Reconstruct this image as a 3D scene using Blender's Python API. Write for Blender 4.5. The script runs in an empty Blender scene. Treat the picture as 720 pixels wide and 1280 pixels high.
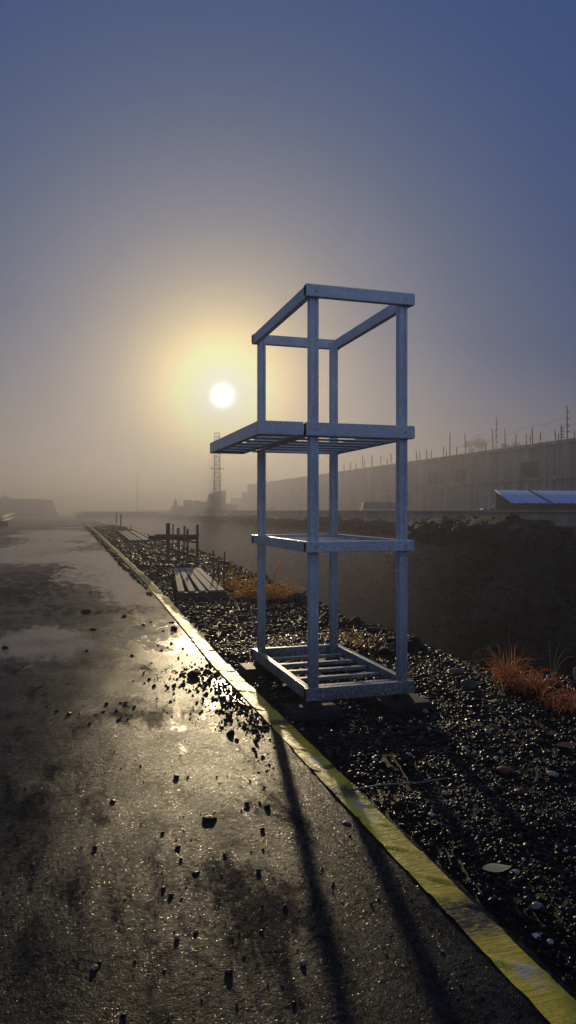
import bpy, bmesh, math, random
import numpy as np
from mathutils import Vector, Matrix, Euler
R = math.radians
scene = bpy.context.scene
COL = scene.collection
H = 1.30                 # eye height
F = 900.0                # focal length in photo pixels (720 x 1280)
TH = R(17.0)             # road runs along +Y, the camera looks 17 degrees to its right
CS, SN = math.cos(TH), math.sin(TH)

def G(u, v=None, z=0.0, Y=None):
    """site position of a measured point: on a level z, or at a depth Y"""
    if Y is None:
        Y = (H - z) * F / (v - 638.0)
    elif v is not None:
        z = H - (v - 638.0) / F * Y
    a = (u - 360.0) / F
    return Vector((Y * (a * CS + SN), Y * (CS - a * SN), z))

# ------------------------------------------------------------------ noise
def _h(ix, iy, s):
    ix = np.asarray(ix).astype(np.int64); iy = np.asarray(iy).astype(np.int64)
    n = (ix * 374761393 + iy * 668265263 + s * 974634777) & 0xffffffff
    n = ((n ^ (n >> 13)) * 1274126177) & 0xffffffff
    return ((n ^ (n >> 16)) & 0xffff) / 65535.0
def vn(x, y, s=0):
    x = np.asarray(x, float); y = np.asarray(y, float)
    ix, iy = np.floor(x), np.floor(y)
    fx, fy = x - ix, y - iy
    fx = fx * fx * (3 - 2 * fx); fy = fy * fy * (3 - 2 * fy)
    a, b = _h(ix, iy, s), _h(ix + 1, iy, s)
    c, d = _h(ix, iy + 1, s), _h(ix + 1, iy + 1, s)
    return (a * (1 - fx) + b * fx) * (1 - fy) + (c * (1 - fx) + d * fx) * fy
def fbm(x, y, s=0, o=4):
    t, amp, n = 0.0, 1.0, 0.0
    for i in range(o):
        t = t + amp * vn(np.asarray(x) * 2 ** i, np.asarray(y) * 2 ** i, s + 17 * i); n += amp; amp *= .5
    return t / n

# ------------------------------------------------------------------ materials
def lin(r, g, b):
    f = lambda c: c / 12.92 if c <= .04045 else ((c + .055) / 1.055) ** 2.4
    return (f(r / 255), f(g / 255), f(b / 255), 1)
class NT:
    def __init__(s, name):
        s.m = bpy.data.materials.new(name); s.m.use_nodes = True
        s.t = s.m.node_tree; s.t.nodes.clear()
        s.out = s.t.nodes.new('ShaderNodeOutputMaterial')
    def n(s, typ, **kw):
        nd = s.t.nodes.new('ShaderNode' + typ)
        for k, v in kw.items():
            if hasattr(nd, k): setattr(nd, k, v)
            else: nd.inputs[k.replace('_', ' ')].default_value = v
        return nd
    def l(s, a, b): s.t.links.new(a, b)
    def coord(s, scale=(1, 1, 1), kind='Object'):
        tc = s.n('TexCoord'); mp = s.n('Mapping'); mp.inputs['Scale'].default_value = scale
        s.l(tc.outputs[kind], mp.inputs[0]); return mp.outputs[0]
    def noise(s, vec, scale, detail=4, rough=.6, dist=0.0):
        nd = s.n('TexNoise'); nd.inputs['Scale'].default_value = scale
        nd.inputs['Detail'].default_value = detail; nd.inputs['Roughness'].default_value = rough
        nd.inputs['Distortion'].default_value = dist
        s.l(vec, nd.inputs['Vector']); return nd.outputs['Fac']
    def ramp(s, fac, stops):
        nd = s.n('ValToRGB'); e = nd.color_ramp.elements
        while len(e) < len(stops): e.new(.5)
        for k, (p, c) in enumerate(stops):
            e[k].position = p
            e[k].color = (c, c, c, 1) if isinstance(c, (int, float)) else (tuple(c) + (1,))[:4]
        s.l(fac, nd.inputs[0]); return nd.outputs[0]
    def mix(s, fac, a, b, blend='MIX'):
        nd = s.n('Mix', data_type='RGBA', blend_type=blend)
        for i, v in ((0, fac), (6, a), (7, b)):
            if hasattr(v, 'links'): s.l(v, nd.inputs[i])
            else: nd.inputs[i].default_value = v if i == 0 else (tuple(v) + (1,))[:4]
        return nd.outputs[2]
    def math(s, op, a, b=0.0, clamp=False):
        nd = s.n('Math', operation=op); nd.use_clamp = clamp
        for i, v in ((0, a), (1, b)):
            if hasattr(v, 'links'): s.l(v, nd.inputs[i])
            else: nd.inputs[i].default_value = v
        return nd.outputs[0]
    def bump(s, h, strength=.5, dist=.01, prev=None):
        nd = s.n('Bump'); nd.inputs['Distance'].default_value = dist
        if hasattr(strength, 'links'): s.l(strength, nd.inputs['Strength'])
        else: nd.inputs['Strength'].default_value = strength
        s.l(h, nd.inputs['Height'])
        if prev is not None: s.l(prev, nd.inputs['Normal'])
        return nd.outputs[0]
    def bsdf(s, color, rough, metal=0.0, normal=None, spec=.5, coat=0.0):
        b = s.n('BsdfPrincipled')
        for k, v in (('Base Color', color), ('Roughness', rough), ('Metallic', metal), ('Specular IOR Level', spec), ('Coat Weight', coat)):
            if hasattr(v, 'links'): s.l(v, b.inputs[k])
            else: b.inputs[k].default_value = ((tuple(v) + (1,))[:4] if k == 'Base Color' else v)
        if normal is not None: s.l(normal, b.inputs['Normal'])
        s.l(b.outputs[0], s.out.inputs[0]); return b
    def attr(s, name, out='Fac'):
        nd = s.n('Attribute'); nd.attribute_name = name; return nd.outputs[out]

def rough_mat(name, c1, c2, rough=.8, scale=6, bump=.4, dist=.01, fine=60, spec=.4, metal=0.0):
    t = NT(name); v = t.coord()
    n1 = t.noise(v, scale, 6, .65); n2 = t.noise(v, fine, 4, .7)
    c = t.mix(t.ramp(n1, [(.3, 0), (.7, 1)]), c1, c2)
    c = t.mix(t.ramp(n2, [(.35, .55), (.65, 0)]), c, tuple(x * .45 for x in c1[:3]))
    rr = t.math('ADD', t.math('MULTIPLY', n2, .3), rough - .15)
    nb = t.bump(t.math('ADD', n1, t.math('MULTIPLY', n2, .5)), bump, dist)
    t.bsdf(c, rr, metal, nb, spec); return t.m

def mat_road():
    t = NT('wet_asphalt'); v = t.coord()
    wet = t.attr('wet')
    big = t.noise(v, .9, 5, .6); mid = t.noise(v, 9, 6, .65)
    grit = t.noise(v, 210, 4, .75); fine = t.noise(v, 600, 2, .6)
    vo = t.n('TexVoronoi', feature='F1'); vo.inputs['Scale'].default_value = 190; t.l(v, vo.inputs['Vector'])
    ragged = t.noise(t.coord((2.2, .8, 1)), 2.0, 8, .72, .3)
    wetv = t.math('ADD', wet, t.math('MULTIPLY', t.math('SUBTRACT', ragged, .5), 1.5), True)
    wetr = t.ramp(wetv, [(.42, 0), (.62, 1)])
    crumb = t.noise(v, 38, 5, .7); patch = t.noise(v, 2.6, 6, .68, .5)
    base = t.mix(t.ramp(mid, [(.3, 0), (.7, 1)]), (.010, .0095, .010), (.028, .026, .027))
    base = t.mix(t.ramp(grit, [(.52, 0), (.70, .8)]), base, (.075, .068, .064))
    base = t.mix(t.ramp(crumb, [(.50, 0), (.62, .85)]), base, (.006, .0055, .005))
    base = t.mix(wetr, base, (.010, .0088, .008))
    dirt = t.math('MULTIPLY', t.ramp(patch, [(.34, .30), (.62, 1.0)]), t.ramp(crumb, [(.40, 1.0), (.62, .25)]))
    md = t.ramp(t.math('ADD', t.attr('dirt'), t.math('MULTIPLY', t.math('SUBTRACT', t.noise(t.coord((2.4, .7, 1)), 2.6, 9, .74, .5), .5), 2.1), True), [(.30, 1.0), (.58, .10)])
    spec = t.math('MULTIPLY', md, t.math('MULTIPLY', dirt, t.ramp(wetr, [(0, .023), (1, .26)])))
    rough = t.mix(wetr, t.ramp(grit, [(.3, .25), (.7, .37)]), (.19, .19, .19))
    sv = t.n('SeparateColor'); t.l(vo.outputs['Color'], sv.inputs[0])
    glint = t.ramp(sv.outputs[0], [(.955, 0), (.975, 1)])
    spec = t.math('ADD', spec, t.math('MULTIPLY', t.math('MULTIPLY', t.math('MULTIPLY', glint, md), t.ramp(patch, [(.40, .1), (.60, 1)])), .24)); rough = t.mix(t.math('MULTIPLY', glint, .8), rough, (.16, .16, .16))
    vb = t.n('TexVoronoi', feature='F1'); vb.inputs['Scale'].default_value = 75; t.l(v, vb.inputs['Vector'])
    stone = t.math('SUBTRACT', 2.0, t.math('ADD', vo.outputs['Distance'], vb.outputs['Distance']))
    hgt = t.math('ADD', t.math('MULTIPLY', stone, .6), t.math('ADD', t.math('MULTIPLY', grit, .8), t.math('MULTIPLY', fine, .35)))
    st = t.math('SUBTRACT', 1.0, t.math('MULTIPLY', wetr, .70))
    nb = t.bump(hgt, t.math('MULTIPLY', st, .50), .003)
    nb = t.bump(crumb, .22, .005, nb)
    nb = t.bump(mid, .12, .008, nb)
    t.bsdf(base, rough, 0, nb, spec); return t.m

def mat_soil(name, dark=(.006, .0055, .0055), light=(.022, .019, .017), rough=.45):
    t = NT(name); v = t.coord()
    a = t.noise(v, 5, 6, .65); b = t.noise(v, 60, 5, .7); c_ = t.noise(v, 200, 3, .6)
    c = t.mix(t.ramp(a, [(.3, 0), (.7, 1)]), dark, light)
    nb = t.bump(t.math('ADD', b, t.math('MULTIPLY', c_, .5)), .9, .02)
    t.bsdf(c, t.math('ADD', t.math('MULTIPLY', b, .4), rough - .1), 0, nb, .06); return t.m

def mat_pebble(nm='wet_pebbles', spec=.065, lo=.14):
    t = NT(nm); v = t.coord()
    nd = t.n('Attribute'); nd.attribute_name = 'tint'
    n1 = t.noise(v, 160, 3, .6)
    c = t.mix(t.ramp(n1, [(.3, .0), (.7, .5)]), nd.outputs['Color'], (.012, .011, .011))
    nb = t.bump(n1, .35, .004)
    t.bsdf(c, t.ramp(n1, [(.3, lo), (.7, .5)]), 0, nb, spec); return t.m

def mat_pit():
    t = NT('excavated_earth'); v = t.coord((1, 1, .35))
    a = t.noise(v, .5, 6, .6); b = t.noise(v, 4, 6, .65, .6); c_ = t.noise(t.coord(), 14, 5, .65)
    c = t.mix(t.ramp(a, [(.3, 0), (.7, 1)]), (.026, .022, .020), (.062, .051, .043))
    c = t.mix(t.ramp(b, [(.40, .9), (.56, 0)]), c, (.010, .009, .008))  # low spots of the bump darkened: crevice shade painted into the colour
    c = t.mix(t.ramp(t.noise(t.coord((.5, .5, 1.6)), 2.2, 6, .7, .8), [(.54, 0), (.66, .7)]), c, (.12, .105, .092))  # paler strata bands, also painted highlights where the light is flat
    nb = t.bump(t.math('ADD', b, t.math('MULTIPLY', c_, .6)), 1.0, .35)
    t.bsdf(c, .85, 0, nb, .2); return t.m

def mat_steel():
    t = NT('worn_blue_grey_paint'); v = t.coord(); vz = t.coord((1, 1, .12))
    ti = t.n('ObjectInfo').outputs['Random']
    vv = t.n('VectorMath', operation='ADD'); t.l(v, vv.inputs[0])
    cm = t.n('CombineXYZ'); t.l(t.math('MULTIPLY', ti, 37.0), cm.inputs[0]); t.l(t.math('MULTIPLY', ti, 91.0), cm.inputs[2]); t.l(cm.outputs[0], vv.inputs[1])
    v = vv.outputs[0]
    a = t.noise(v, 4, 5, .6); b = t.noise(v, 48, 6, .75); st = t.noise(vz, 90, 4, .65); sp = t.noise(v, 150, 3, .6)
    c = t.mix(t.ramp(a, [(.3, 0), (.7, 1)]), (.41, .45, .52), (.52, .56, .62))
    c = t.mix(t.ramp(st, [(.50, 0), (.64, .35)]), c, (.22, .245, .30))
    c = t.mix(t.math('MULTIPLY', t.ramp(b, [(.52, 0), (.57, .75)]), t.ramp(t.noise(v, 7, 4, .6), [(.45, .0), (.58, 1)])), c, (.74, .75, .77))  # white flecks: chipped paint plus wet glints painted into the colour
    c = t.mix(t.ramp(sp, [(.60, 0), (.66, .7)]), c, (.12, .115, .115))
    gp = t.n('NewGeometry'); sx = t.n('SeparateXYZ'); t.l(gp.outputs['Position'], sx.inputs[0])
    lowm = t.math('SUBTRACT', 1.0, t.math('MULTIPLY', sx.outputs[2], 1.5), True)
    c = t.mix(t.math('MULTIPLY', t.ramp(t.math('ADD', b, t.math('MULTIPLY', a, .4)), [(.55, 0), (.72, 1)]), lowm), c, (.05, .042, .035))
    rr = t.ramp(b, [(.35, .27), (.65, .48)])
    nb = t.bump(t.math('ADD', t.math('MULTIPLY', b, .6), t.math('ADD', t.math('MULTIPLY', st, .6), t.math('MULTIPLY', sp, .4))), .5, .004)
    t.bsdf(c, rr, .25, nb, .5); return t.m

def mat_wood(name, c1, c2, rough=.6):
    t = NT(name); v = t.coord((14, 1.2, 14)); v2 = t.coord()
    a = t.noise(v, 5, 5, .65, .3); b = t.noise(v2, 3, 4)
    c = t.mix(t.ramp(a, [(.3, 0), (.7, 1)]), c1, c2)
    c = t.mix(t.ramp(b, [(.45, 0), (.75, .6)]), c, tuple(x * .4 for x in c1))
    t.bsdf(c, rough, 0, t.bump(a, .7, .008), .08); return t.m

def mat_concrete(name, c1, c2, streak=.5):
    t = NT(name); v = t.coord(); vz = t.coord((1, 1, .07))
    a = t.noise(v, .35, 5, .6); s = t.noise(vz, .75, 5, .65); f = t.noise(v, 9, 5, .65)
    c = t.mix(t.ramp(a, [(.3, 0), (.7, 1)]), c1, c2)
    c = t.mix(t.ramp(s, [(.48, 0), (.62, streak)]), c, tuple(min(1, x * 2.0) for x in c2))
    c = t.mix(t.ramp(s, [(.30, streak), (.46, 0)]), c, tuple(x * .45 for x in c1))
    t.bsdf(c, .85, 0, t.bump(f, .3, .03), .3); return t.m

def mat_tape():
    t = NT('yellow_barrier_film'); v = t.coord()
    n1 = t.noise(v, 7, 5, .65, .4); n2 = t.noise(v, 45, 5, .7)
    vs = t.coord((1, 7, 1)); cr = t.noise(vs, 9, 4, .6, .5)
    pr = t.attr('print'); wn = t.attr('worn')
    c = t.mix(t.ramp(n1, [(.3, 0), (.7, 1)]), (.72, .49, .015), (.90, .68, .06))
    c = t.mix(t.ramp(n2, [(.50, 0), (.66, .6)]), c, (.28, .22, .05))
    c = t.mix(t.ramp(t.noise(v, 16, 6, .75), [(.57, 0), (.67, .7)]), c, (.07, .055, .03))
    # dark worn printing
    vp = t.n('TexVoronoi', feature='F1'); vp.inputs['Scale'].default_value = 30
    mp = t.coord((1.0, 2.4, 1)); t.l(mp, vp.inputs['Vector'])
    ink = t.math('MULTIPLY', t.ramp(t.noise(mp, 40, 3, .6, .7), [(.34, 0), (.42, 1)]), pr)
    c = t.mix(ink, c, (.018, .017, .016))
    wf = t.math('MULTIPLY', t.ramp(n2, [(.38, 0), (.52, 1)]), wn)
    c = t.mix(wf, c, (.50, .50, .55))
    nb = t.bump(t.math('ADD', cr, t.math('MULTIPLY', n2, .45)), .7, .006)
    b = t.bsdf(c, t.ramp(n2, [(.35, .28), (.65, .6)]), 0, nb, .4)
    tr = t.n('BsdfTranslucent'); t.l(c, tr.inputs[0]); t.l(nb, tr.inputs['Normal'])
    mx = t.n('MixShader'); mx.inputs[0].default_value = .30
    t.l(b.outputs[0], mx.inputs[1]); t.l(tr.outputs[0], mx.inputs[2]); t.l(mx.outputs[0], t.out.inputs[0])
    return t.m

def mat_leafy(name, c1, c2, trans=.45, rough=.6):
    t = NT(name)
    nd = t.n('Attribute'); nd.attribute_name = 'tint'
    n = t.noise(t.coord(), 40, 3)
    f = t.math('ADD', t.math('MULTIPLY', nd.outputs['Fac'], .8), t.math('MULTIPLY', n, .3), True)
    c = t.mix(f, c1, c2)
    b = t.bsdf(c, rough, 0, None, .35)
    tr = t.n('BsdfTranslucent'); t.l(c, tr.inputs[0])
    mx = t.n('MixShader'); mx.inputs[0].default_value = trans
    t.l(b.outputs[0], mx.inputs[1]); t.l(tr.outputs[0], mx.inputs[2]); t.l(mx.outputs[0], t.out.inputs[0])
    return t.m

def mat_blue_roof():
    t = NT('blue_sheet_roof'); v = t.coord()
    n = t.noise(v, 1.5, 5); n2 = t.noise(t.coord((6, .4, 1)), 2, 4)
    c = t.mix(t.ramp(n, [(.3, 0), (.7, 1)]), (.22, .34, .60), (.27, .40, .68))
    c = t.mix(t.ramp(n2, [(.55, 0), (.8, .35)]), c, (.14, .20, .32))
    t.bsdf(c, .5, 0, t.bump(n2, .15, .02), .5); return t.m

M = dict(
    road=mat_road(), soil=mat_soil('wet_black_soil', (.005, .0045, .0045), (.014, .012, .011)), mud=mat_soil('dark_mud', (.005, .0045, .004), (.015, .013, .011), .6),
    pebble=mat_pebble(), pebble_far=mat_pebble('damp_pebbles', .02, .5), pit=mat_pit(), steel=mat_steel(), tape=mat_tape(), blue=mat_blue_roof(),
    rubble=rough_mat('rubble', (.012, .011, .010), (.03, .027, .024), .75, 5, .6, .03, 60, .12),
    verge=mat_soil('verge_mud', (.02, .018, .017), (.05, .045, .04), .6),
    terr=rough_mat('bare_earth', (.10, .082, .066), (.17, .14, .115), .9, .4, .5, .06, 5),
    pad=rough_mat('black_rubber', (.013, .013, .0135), (.03, .029, .028), .6, 12, .4, .004, 90, .15),
    hole=rough_mat('hollow_shade', (.006, .006, .006), (.012, .012, .012), .8),
    rodm=rough_mat('dull_rod', (.10, .10, .105), (.17, .17, .175), .55, 20, .2, .002, 200, .2),
    zinc=rough_mat('zinc', (.35, .36, .38), (.5, .51, .53), .35, 20, .2, .002, 200, .5, .7),
    plank=mat_wood('weathered_board', (.18, .15, .11), (.38, .32, .24), .8),
    timber=mat_wood('dark_timber', (.045, .036, .028), (.10, .08, .062), .7),
    rust=rough_mat('rusty_steel', (.045, .03, .022), (.10, .062, .04), .7, 20, .5, .003, 150),
    conc=mat_concrete('stained_concrete', (.20, .172, .16), (.33, .29, .265)),
    conc2=mat_concrete('pale_concrete', (.20, .17, .145), (.30, .26, .22), .3),
    dark=rough_mat('opening_shade', (.075, .068, .064), (.11, .10, .094), .9),
    mach=rough_mat('machine_paint', (.10, .085, .06), (.16, .13, .09), .6, 3, .2, .01),
    machdark=rough_mat('machine_dark', (.035, .033, .03), (.06, .055, .05), .6, 3, .2, .01),
    glass=rough_mat('dusty_glass', (.05, .055, .06), (.07, .075, .08), .2, 3, .05, .001),
    hut=rough_mat('dull_cladding', (.085, .08, .075), (.13, .12, .115), .8, 1, .3, .02, 12),
    white=rough_mat('pale_paint', (.5, .47, .47), (.62, .6, .6), .5, 3, .2, .01),
    pole=rough_mat('pale_peeled_pole', (.12, .11, .095), (.20, .185, .165), .7, 6, .3, .01),
    grass=mat_leafy('dry_rust_grass', (.40, .075, .018), (.52, .22, .07), .45),
    weed=mat_leafy('dry_ochre_weed', (.36, .13, .025), (.62, .33, .06), .5),
    straw=mat_leafy('pale_straw', (.42, .34, .22), (.62, .55, .42), .35),
    yleaf=mat_leafy('yellow_leaf', (.82, .58, .22), (.86, .68, .34), .3, .4),
    bleaf=mat_leafy('brown_leaf', (.22, .07, .035), (.30, .11, .05), .3, .45),
    green=mat_leafy('grey_green_crown', (.030, .032, .026), (.075, .072, .055), .3, .7),
    bark=rough_mat('bark', (.03, .025, .02), (.07, .06, .05), .9, 10, .6, .02),
)

# ------------------------------------------------------------------ building blocks
def link(o, parent=None):
    COL.objects.link(o)
    if parent is not None: o.parent = parent
    return o
def tag(o, label=None, cat=None, group=None, kind=None):
    for k, v in (('label', label), ('category', cat), ('group', group), ('kind', kind)):
        if v: o[k] = v
    return o
def empty(name, loc=(0, 0, 0), rz=0.0, label=None, cat=None, group=None):
    o = bpy.data.objects.new(name, None); o.empty_display_size = .2
    o.location = loc; o.rotation_euler = (0, 0, rz)
    return tag(link(o), label, cat, group)
def obj(name, bm, mat, parent=None, smooth=False, loc=None):
    me = bpy.data.meshes.new(name); bm.to_mesh(me); bm.free()
    if smooth: me.polygons.foreach_set('use_smooth', [True] * len(me.polygons))
    me.materials.append(mat)
    o = bpy.data.objects.new(name, me)
    if loc is not None: o.location = loc
    return link(o, parent)
def raw(name, V, Fc, mat, parent=None, smooth=False, attrs=None):
    """numpy verts (n,3) and faces (m,k)"""
    V = np.asarray(V, np.float32); Fc = np.asarray(Fc, np.int32)
    me = bpy.data.meshes.new(name); k = Fc.shape[1]
    me.vertices.add(len(V)); me.vertices.foreach_set('co', V.ravel())
    me.loops.add(Fc.size); me.loops.foreach_set('vertex_index', Fc.ravel())
    me.polygons.add(len(Fc)); me.polygons.foreach_set('loop_start', np.arange(0, Fc.size, k, dtype=np.int32))
    me.polygons.foreach_set('use_smooth', np.full(len(Fc), smooth))
    me.update(calc_edges=True)
    for nme, arr in (attrs or {}).items():
        if arr.ndim == 1:
            a = me.attributes.new(nme, 'FLOAT', 'POINT'); a.data.foreach_set('value', arr.astype(np.float32))
        else:
            a = me.attributes.new(nme, 'FLOAT_COLOR', 'POINT')
            a.data.foreach_set('color', np.c_[arr, np.ones(len(arr))].astype(np.float32).ravel())
    me.materials.append(mat)
    return link(bpy.data.objects.new(name, me), parent)
def grid(name, xs, ys, zf, mat, parent=None, attrf=None):
    """sheet over a 2D lattice; xs may be (nx,) or (ny,nx)"""
    ys = np.asarray(ys, float); xs = np.asarray(xs, float)
    if xs.ndim == 1: X, Y = np.meshgrid(xs, ys)
    else: X = xs; Y = np.repeat(ys[:, None], xs.shape[1], 1)
    r = zf(X, Y)
    if isinstance(r, tuple): X, Y, Z = r
    else: Z = r
    ny, nx = X.shape
    idx = np.arange(ny * nx).reshape(ny, nx)
    Fc = np.stack([idx[:-1, :-1], idx[:-1, 1:], idx[1:, 1:], idx[1:, :-1]], -1).reshape(-1, 4)
    at = {k: f.ravel() for k, f in attrf(X, Y).items()} if attrf else None
    return raw(name, np.stack([X, Y, Z], -1).reshape(-1, 3), Fc, mat, parent, True, at)
def box(bm, c, s, rot=None, bevel=0.0, taper=1.0):
    r = bmesh.ops.create_cube(bm, size=1)
    vs = r['verts']
    for v in vs:
        k = taper if v.co.z > 0 else 1.0
        v.co = Vector((v.co.x * s[0] * k, v.co.y * s[1] * k, v.co.z * s[2]))
    if bevel > 0:
        es = list({e for v in vs for e in v.link_edges})
        rb = bmesh.ops.bevel(bm, geom=es, offset=bevel, segments=2, affect='EDGES', profile=.6)
        vs = list({v for v in rb['verts']} | {v for v in vs if v.is_valid})
    m = Matrix.Translation(Vector(c))
    if rot is not None: m = m @ (rot.to_matrix().to_4x4() if isinstance(rot, Euler) else rot)
    bmesh.ops.transform(bm, matrix=m, verts=vs)
    return vs
def boxo(name, c, s, mat, parent, bevel=0.0, rot=None, taper=1.0):
    bm = bmesh.new(); box(bm, (0, 0, 0), s, rot, bevel, taper)
    return obj(name, bm, mat, parent, False, c)
def tube(bm, p0, p1, r0, r1=None, n=8):
    p0, p1 = Vector(p0), Vector(p1); r1 = r0 if r1 is None else r1
    d = p1 - p0; q = d.to_track_quat('Z', 'Y').to_matrix().to_4x4()
    r = bmesh.ops.create_cone(bm, cap_ends=True, segments=n, radius1=r0, radius2=r1, depth=d.length)
    bmesh.ops.transform(bm, matrix=Matrix.Translation((p0 + p1) / 2) @ q, verts=r['verts'])
    return r['verts']
def path(bm, pts, radii, n=7):
    """bent tapered tube"""
    rings = []
    for i, p in enumerate(pts):
        p = Vector(p)
        d = Vector(pts[min(i + 1, len(pts) - 1)]) - Vector(pts[max(i - 1, 0)])
        q = d.to_track_quat('Z', 'Y')
        rings.append([bm.verts.new(p + q @ Vector((math.cos(2 * math.pi * k / n) * radii[i], math.sin(2 * math.pi * k / n) * radii[i], 0))) for k in range(n)])
    for a, b in zip(rings, rings[1:]):
        for k in range(n): bm.faces.new((a[k], a[(k + 1) % n], b[(k + 1) % n], b[k]))
    bm.faces.new(list(reversed(rings[0]))); bm.faces.new(rings[-1])
def poly_prism(bm, pts, depth, axis_m=None):
    """pts in x-z, extruded along y"""
    a = [bm.verts.new((p[0], -depth / 2, p[1])) for p in pts]
    b = [bm.verts.new((p[0], depth / 2, p[1])) for p in pts]
    bm.faces.new(a); bm.faces.new(list(reversed(b)))
    n = len(pts)
    for k in range(n): bm.faces.new((a[k], b[k], b[(k + 1) % n], a[(k + 1) % n]))
    bmesh.ops.recalc_face_normals(bm, faces=bm.faces)
    if axis_m is not None: bmesh.ops.transform(bm, matrix=axis_m, verts=bm.verts)

# stone library
def ico(sub):
    bm = bmesh.new(); bmesh.ops.create_icosphere(bm, subdivisions=sub, radius=1)
    V = np.array([v.co[:] for v in bm.verts]); Fc = np.array([[v.index for v in f.verts] for f in bm.faces]); bm.free()
    return V, Fc
def stone_shape(sub, seed, lump=.35):
    V, Fc = ico(sub); rng = np.random.default_rng(seed)
    d = np.ones(len(V))
    for k in range(5):
        ax = rng.normal(size=3); ax /= np.linalg.norm(ax)
        d += lump * .5 * (np.sin(V @ ax * rng.uniform(1.5, 4) + rng.uniform(0, 6)))* .5
    W = V * d[:, None]
    for k in range(7):                                 # chop facets
        ax = rng.normal(size=3); ax /= np.linalg.norm(ax); c = rng.uniform(.55, .85)
        p = W @ ax; ov = np.maximum(p - c, 0); W -= ov[:, None] * ax * .85
    return W / np.abs(W).max(), Fc
LIB1 = [stone_shape(2, 10 + k) for k in range(8)]      # 42 verts
LIB2 = [stone_shape(3, 40 + k, .45) for k in range(8)] # 162 verts
LIB0 = [stone_shape(1, 70 + k, .3) for k in range(6)]  # 12 verts
def scatter(name, P, S, mat, lib, seed, tints=None, smooth=True, flat=(.55, .85)):
    """many stones baked into one mesh: P (n,3) centres, S (n) radii"""
    rng = np.random.default_rng(seed); n = len(P)
    Vs, Fs, Ts = [], [], []; off = 0
    which = rng.integers(0, len(lib), n)
    for w in range(len(lib)):
        ii = np.where(which == w)[0]
        if not len(ii): continue
        V, Fc = lib[w]; k = len(ii)
        sc = np.stack([rng.uniform(.75, 1.25, k), rng.uniform(.75, 1.1, k), rng.uniform(flat[0], flat[1], k)], -1) * S[ii][:, None]
        W = V[None] * sc[:, None, :]
        a = rng.uniform(0, 6.283, k); b = rng.normal(0, .35, k); ca, sa, cb, sb = np.cos(a), np.sin(a), np.cos(b), np.sin(b)
        x, y, z = W[..., 0], W[..., 1], W[..., 2]
        y, z = y * cb[:, None] - z * sb[:, None], y * sb[:, None] + z * cb[:, None]
        x, y = x * ca[:, None] - y * sa[:, None], x * sa[:, None] + y * ca[:, None]
        W = np.stack([x, y, z], -1) + P[ii][:, None, :]
        Vs.append(W.reshape(-1, 3))
        Fs.append((Fc[None] + (off + np.arange(k) * len(V))[:, None, None]).reshape(-1, 3)); off += k * len(V)
        if tints is not None: Ts.append(np.repeat(tints[ii], len(V), 0))
    return raw(name, np.concatenate(Vs), np.concatenate(Fs), mat, None, smooth, {'tint': np.concatenate(Ts)} if tints is not None else None)
def pebble_tints(n, seed, bright=.035):
    rng = np.random.default_rng(seed)
    g = np.exp(rng.normal(-4.55, .6, n)); hot = rng.random(n) < bright
    g[hot] = rng.uniform(.12, .40, hot.sum())
    t = np.stack([g * rng.uniform(.95, 1.15, n), g * rng.uniform(.95, 1.03, n), g * rng.uniform(.9, 1.1, n)], -1)
    red = rng.random(n) < .03; t[red] *= np.array([1.6, .75, .55])
    return t

# ------------------------------------------------------------------ THE SETTING
def edge_x(y):
    """where the bank breaks off into the pit"""
    y = np.asarray(y, float)
    e = 3.35 + .5 * np.clip((5.5 - y) / 3, 0, 1) + .28 * (fbm(y * .55, y * 0 + 3, 5, 4) - .5) * 2
    e = e - .25 * np.exp(-((y - 8.2) / 1.5) ** 2)
    return e + np.clip((y - 12) / 10, 0, 1) * .45
def bank_z(X, Y):
    z = .018 + .05 * (fbm(X * 1.3, Y * 1.3, 1, 4) - .45) + .025 * (fbm(X * 6, Y * 6, 8, 3) - .5)
    ramp = np.clip((X - 1.21) / .20, 0, 1)
    z = z * ramp - .022 * (1 - ramp)
    z = z + .11 * np.clip((X - 2.4) / 1.0, 0, 1) * fbm(X * 2.2, Y * 1.6, 21, 3)
    fl = np.clip(1.35 - np.maximum(np.abs(X - 1.81) / .55, np.abs(Y - 5.0) / .95), 0, .25) / .25
    z = z * (1 - fl) - .004 * fl
    d = X - edge_x(Y)
    z = z - np.clip(d + .25, 0, 9) ** 1.3 * .35 - np.clip(d, 0, 99) * 3.2
    return np.maximum(z, -7.3)

ysn = np.concatenate([np.arange(-6, 16, .05), np.geomspace(16, 125, 130)])
xn = np.concatenate([np.arange(1.10, 4.6, .05), np.linspace(4.65, 6.6, 14)])
tag(grid('gravel_bank', xn, ysn, bank_z, M['soil']), kind='structure')

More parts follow.
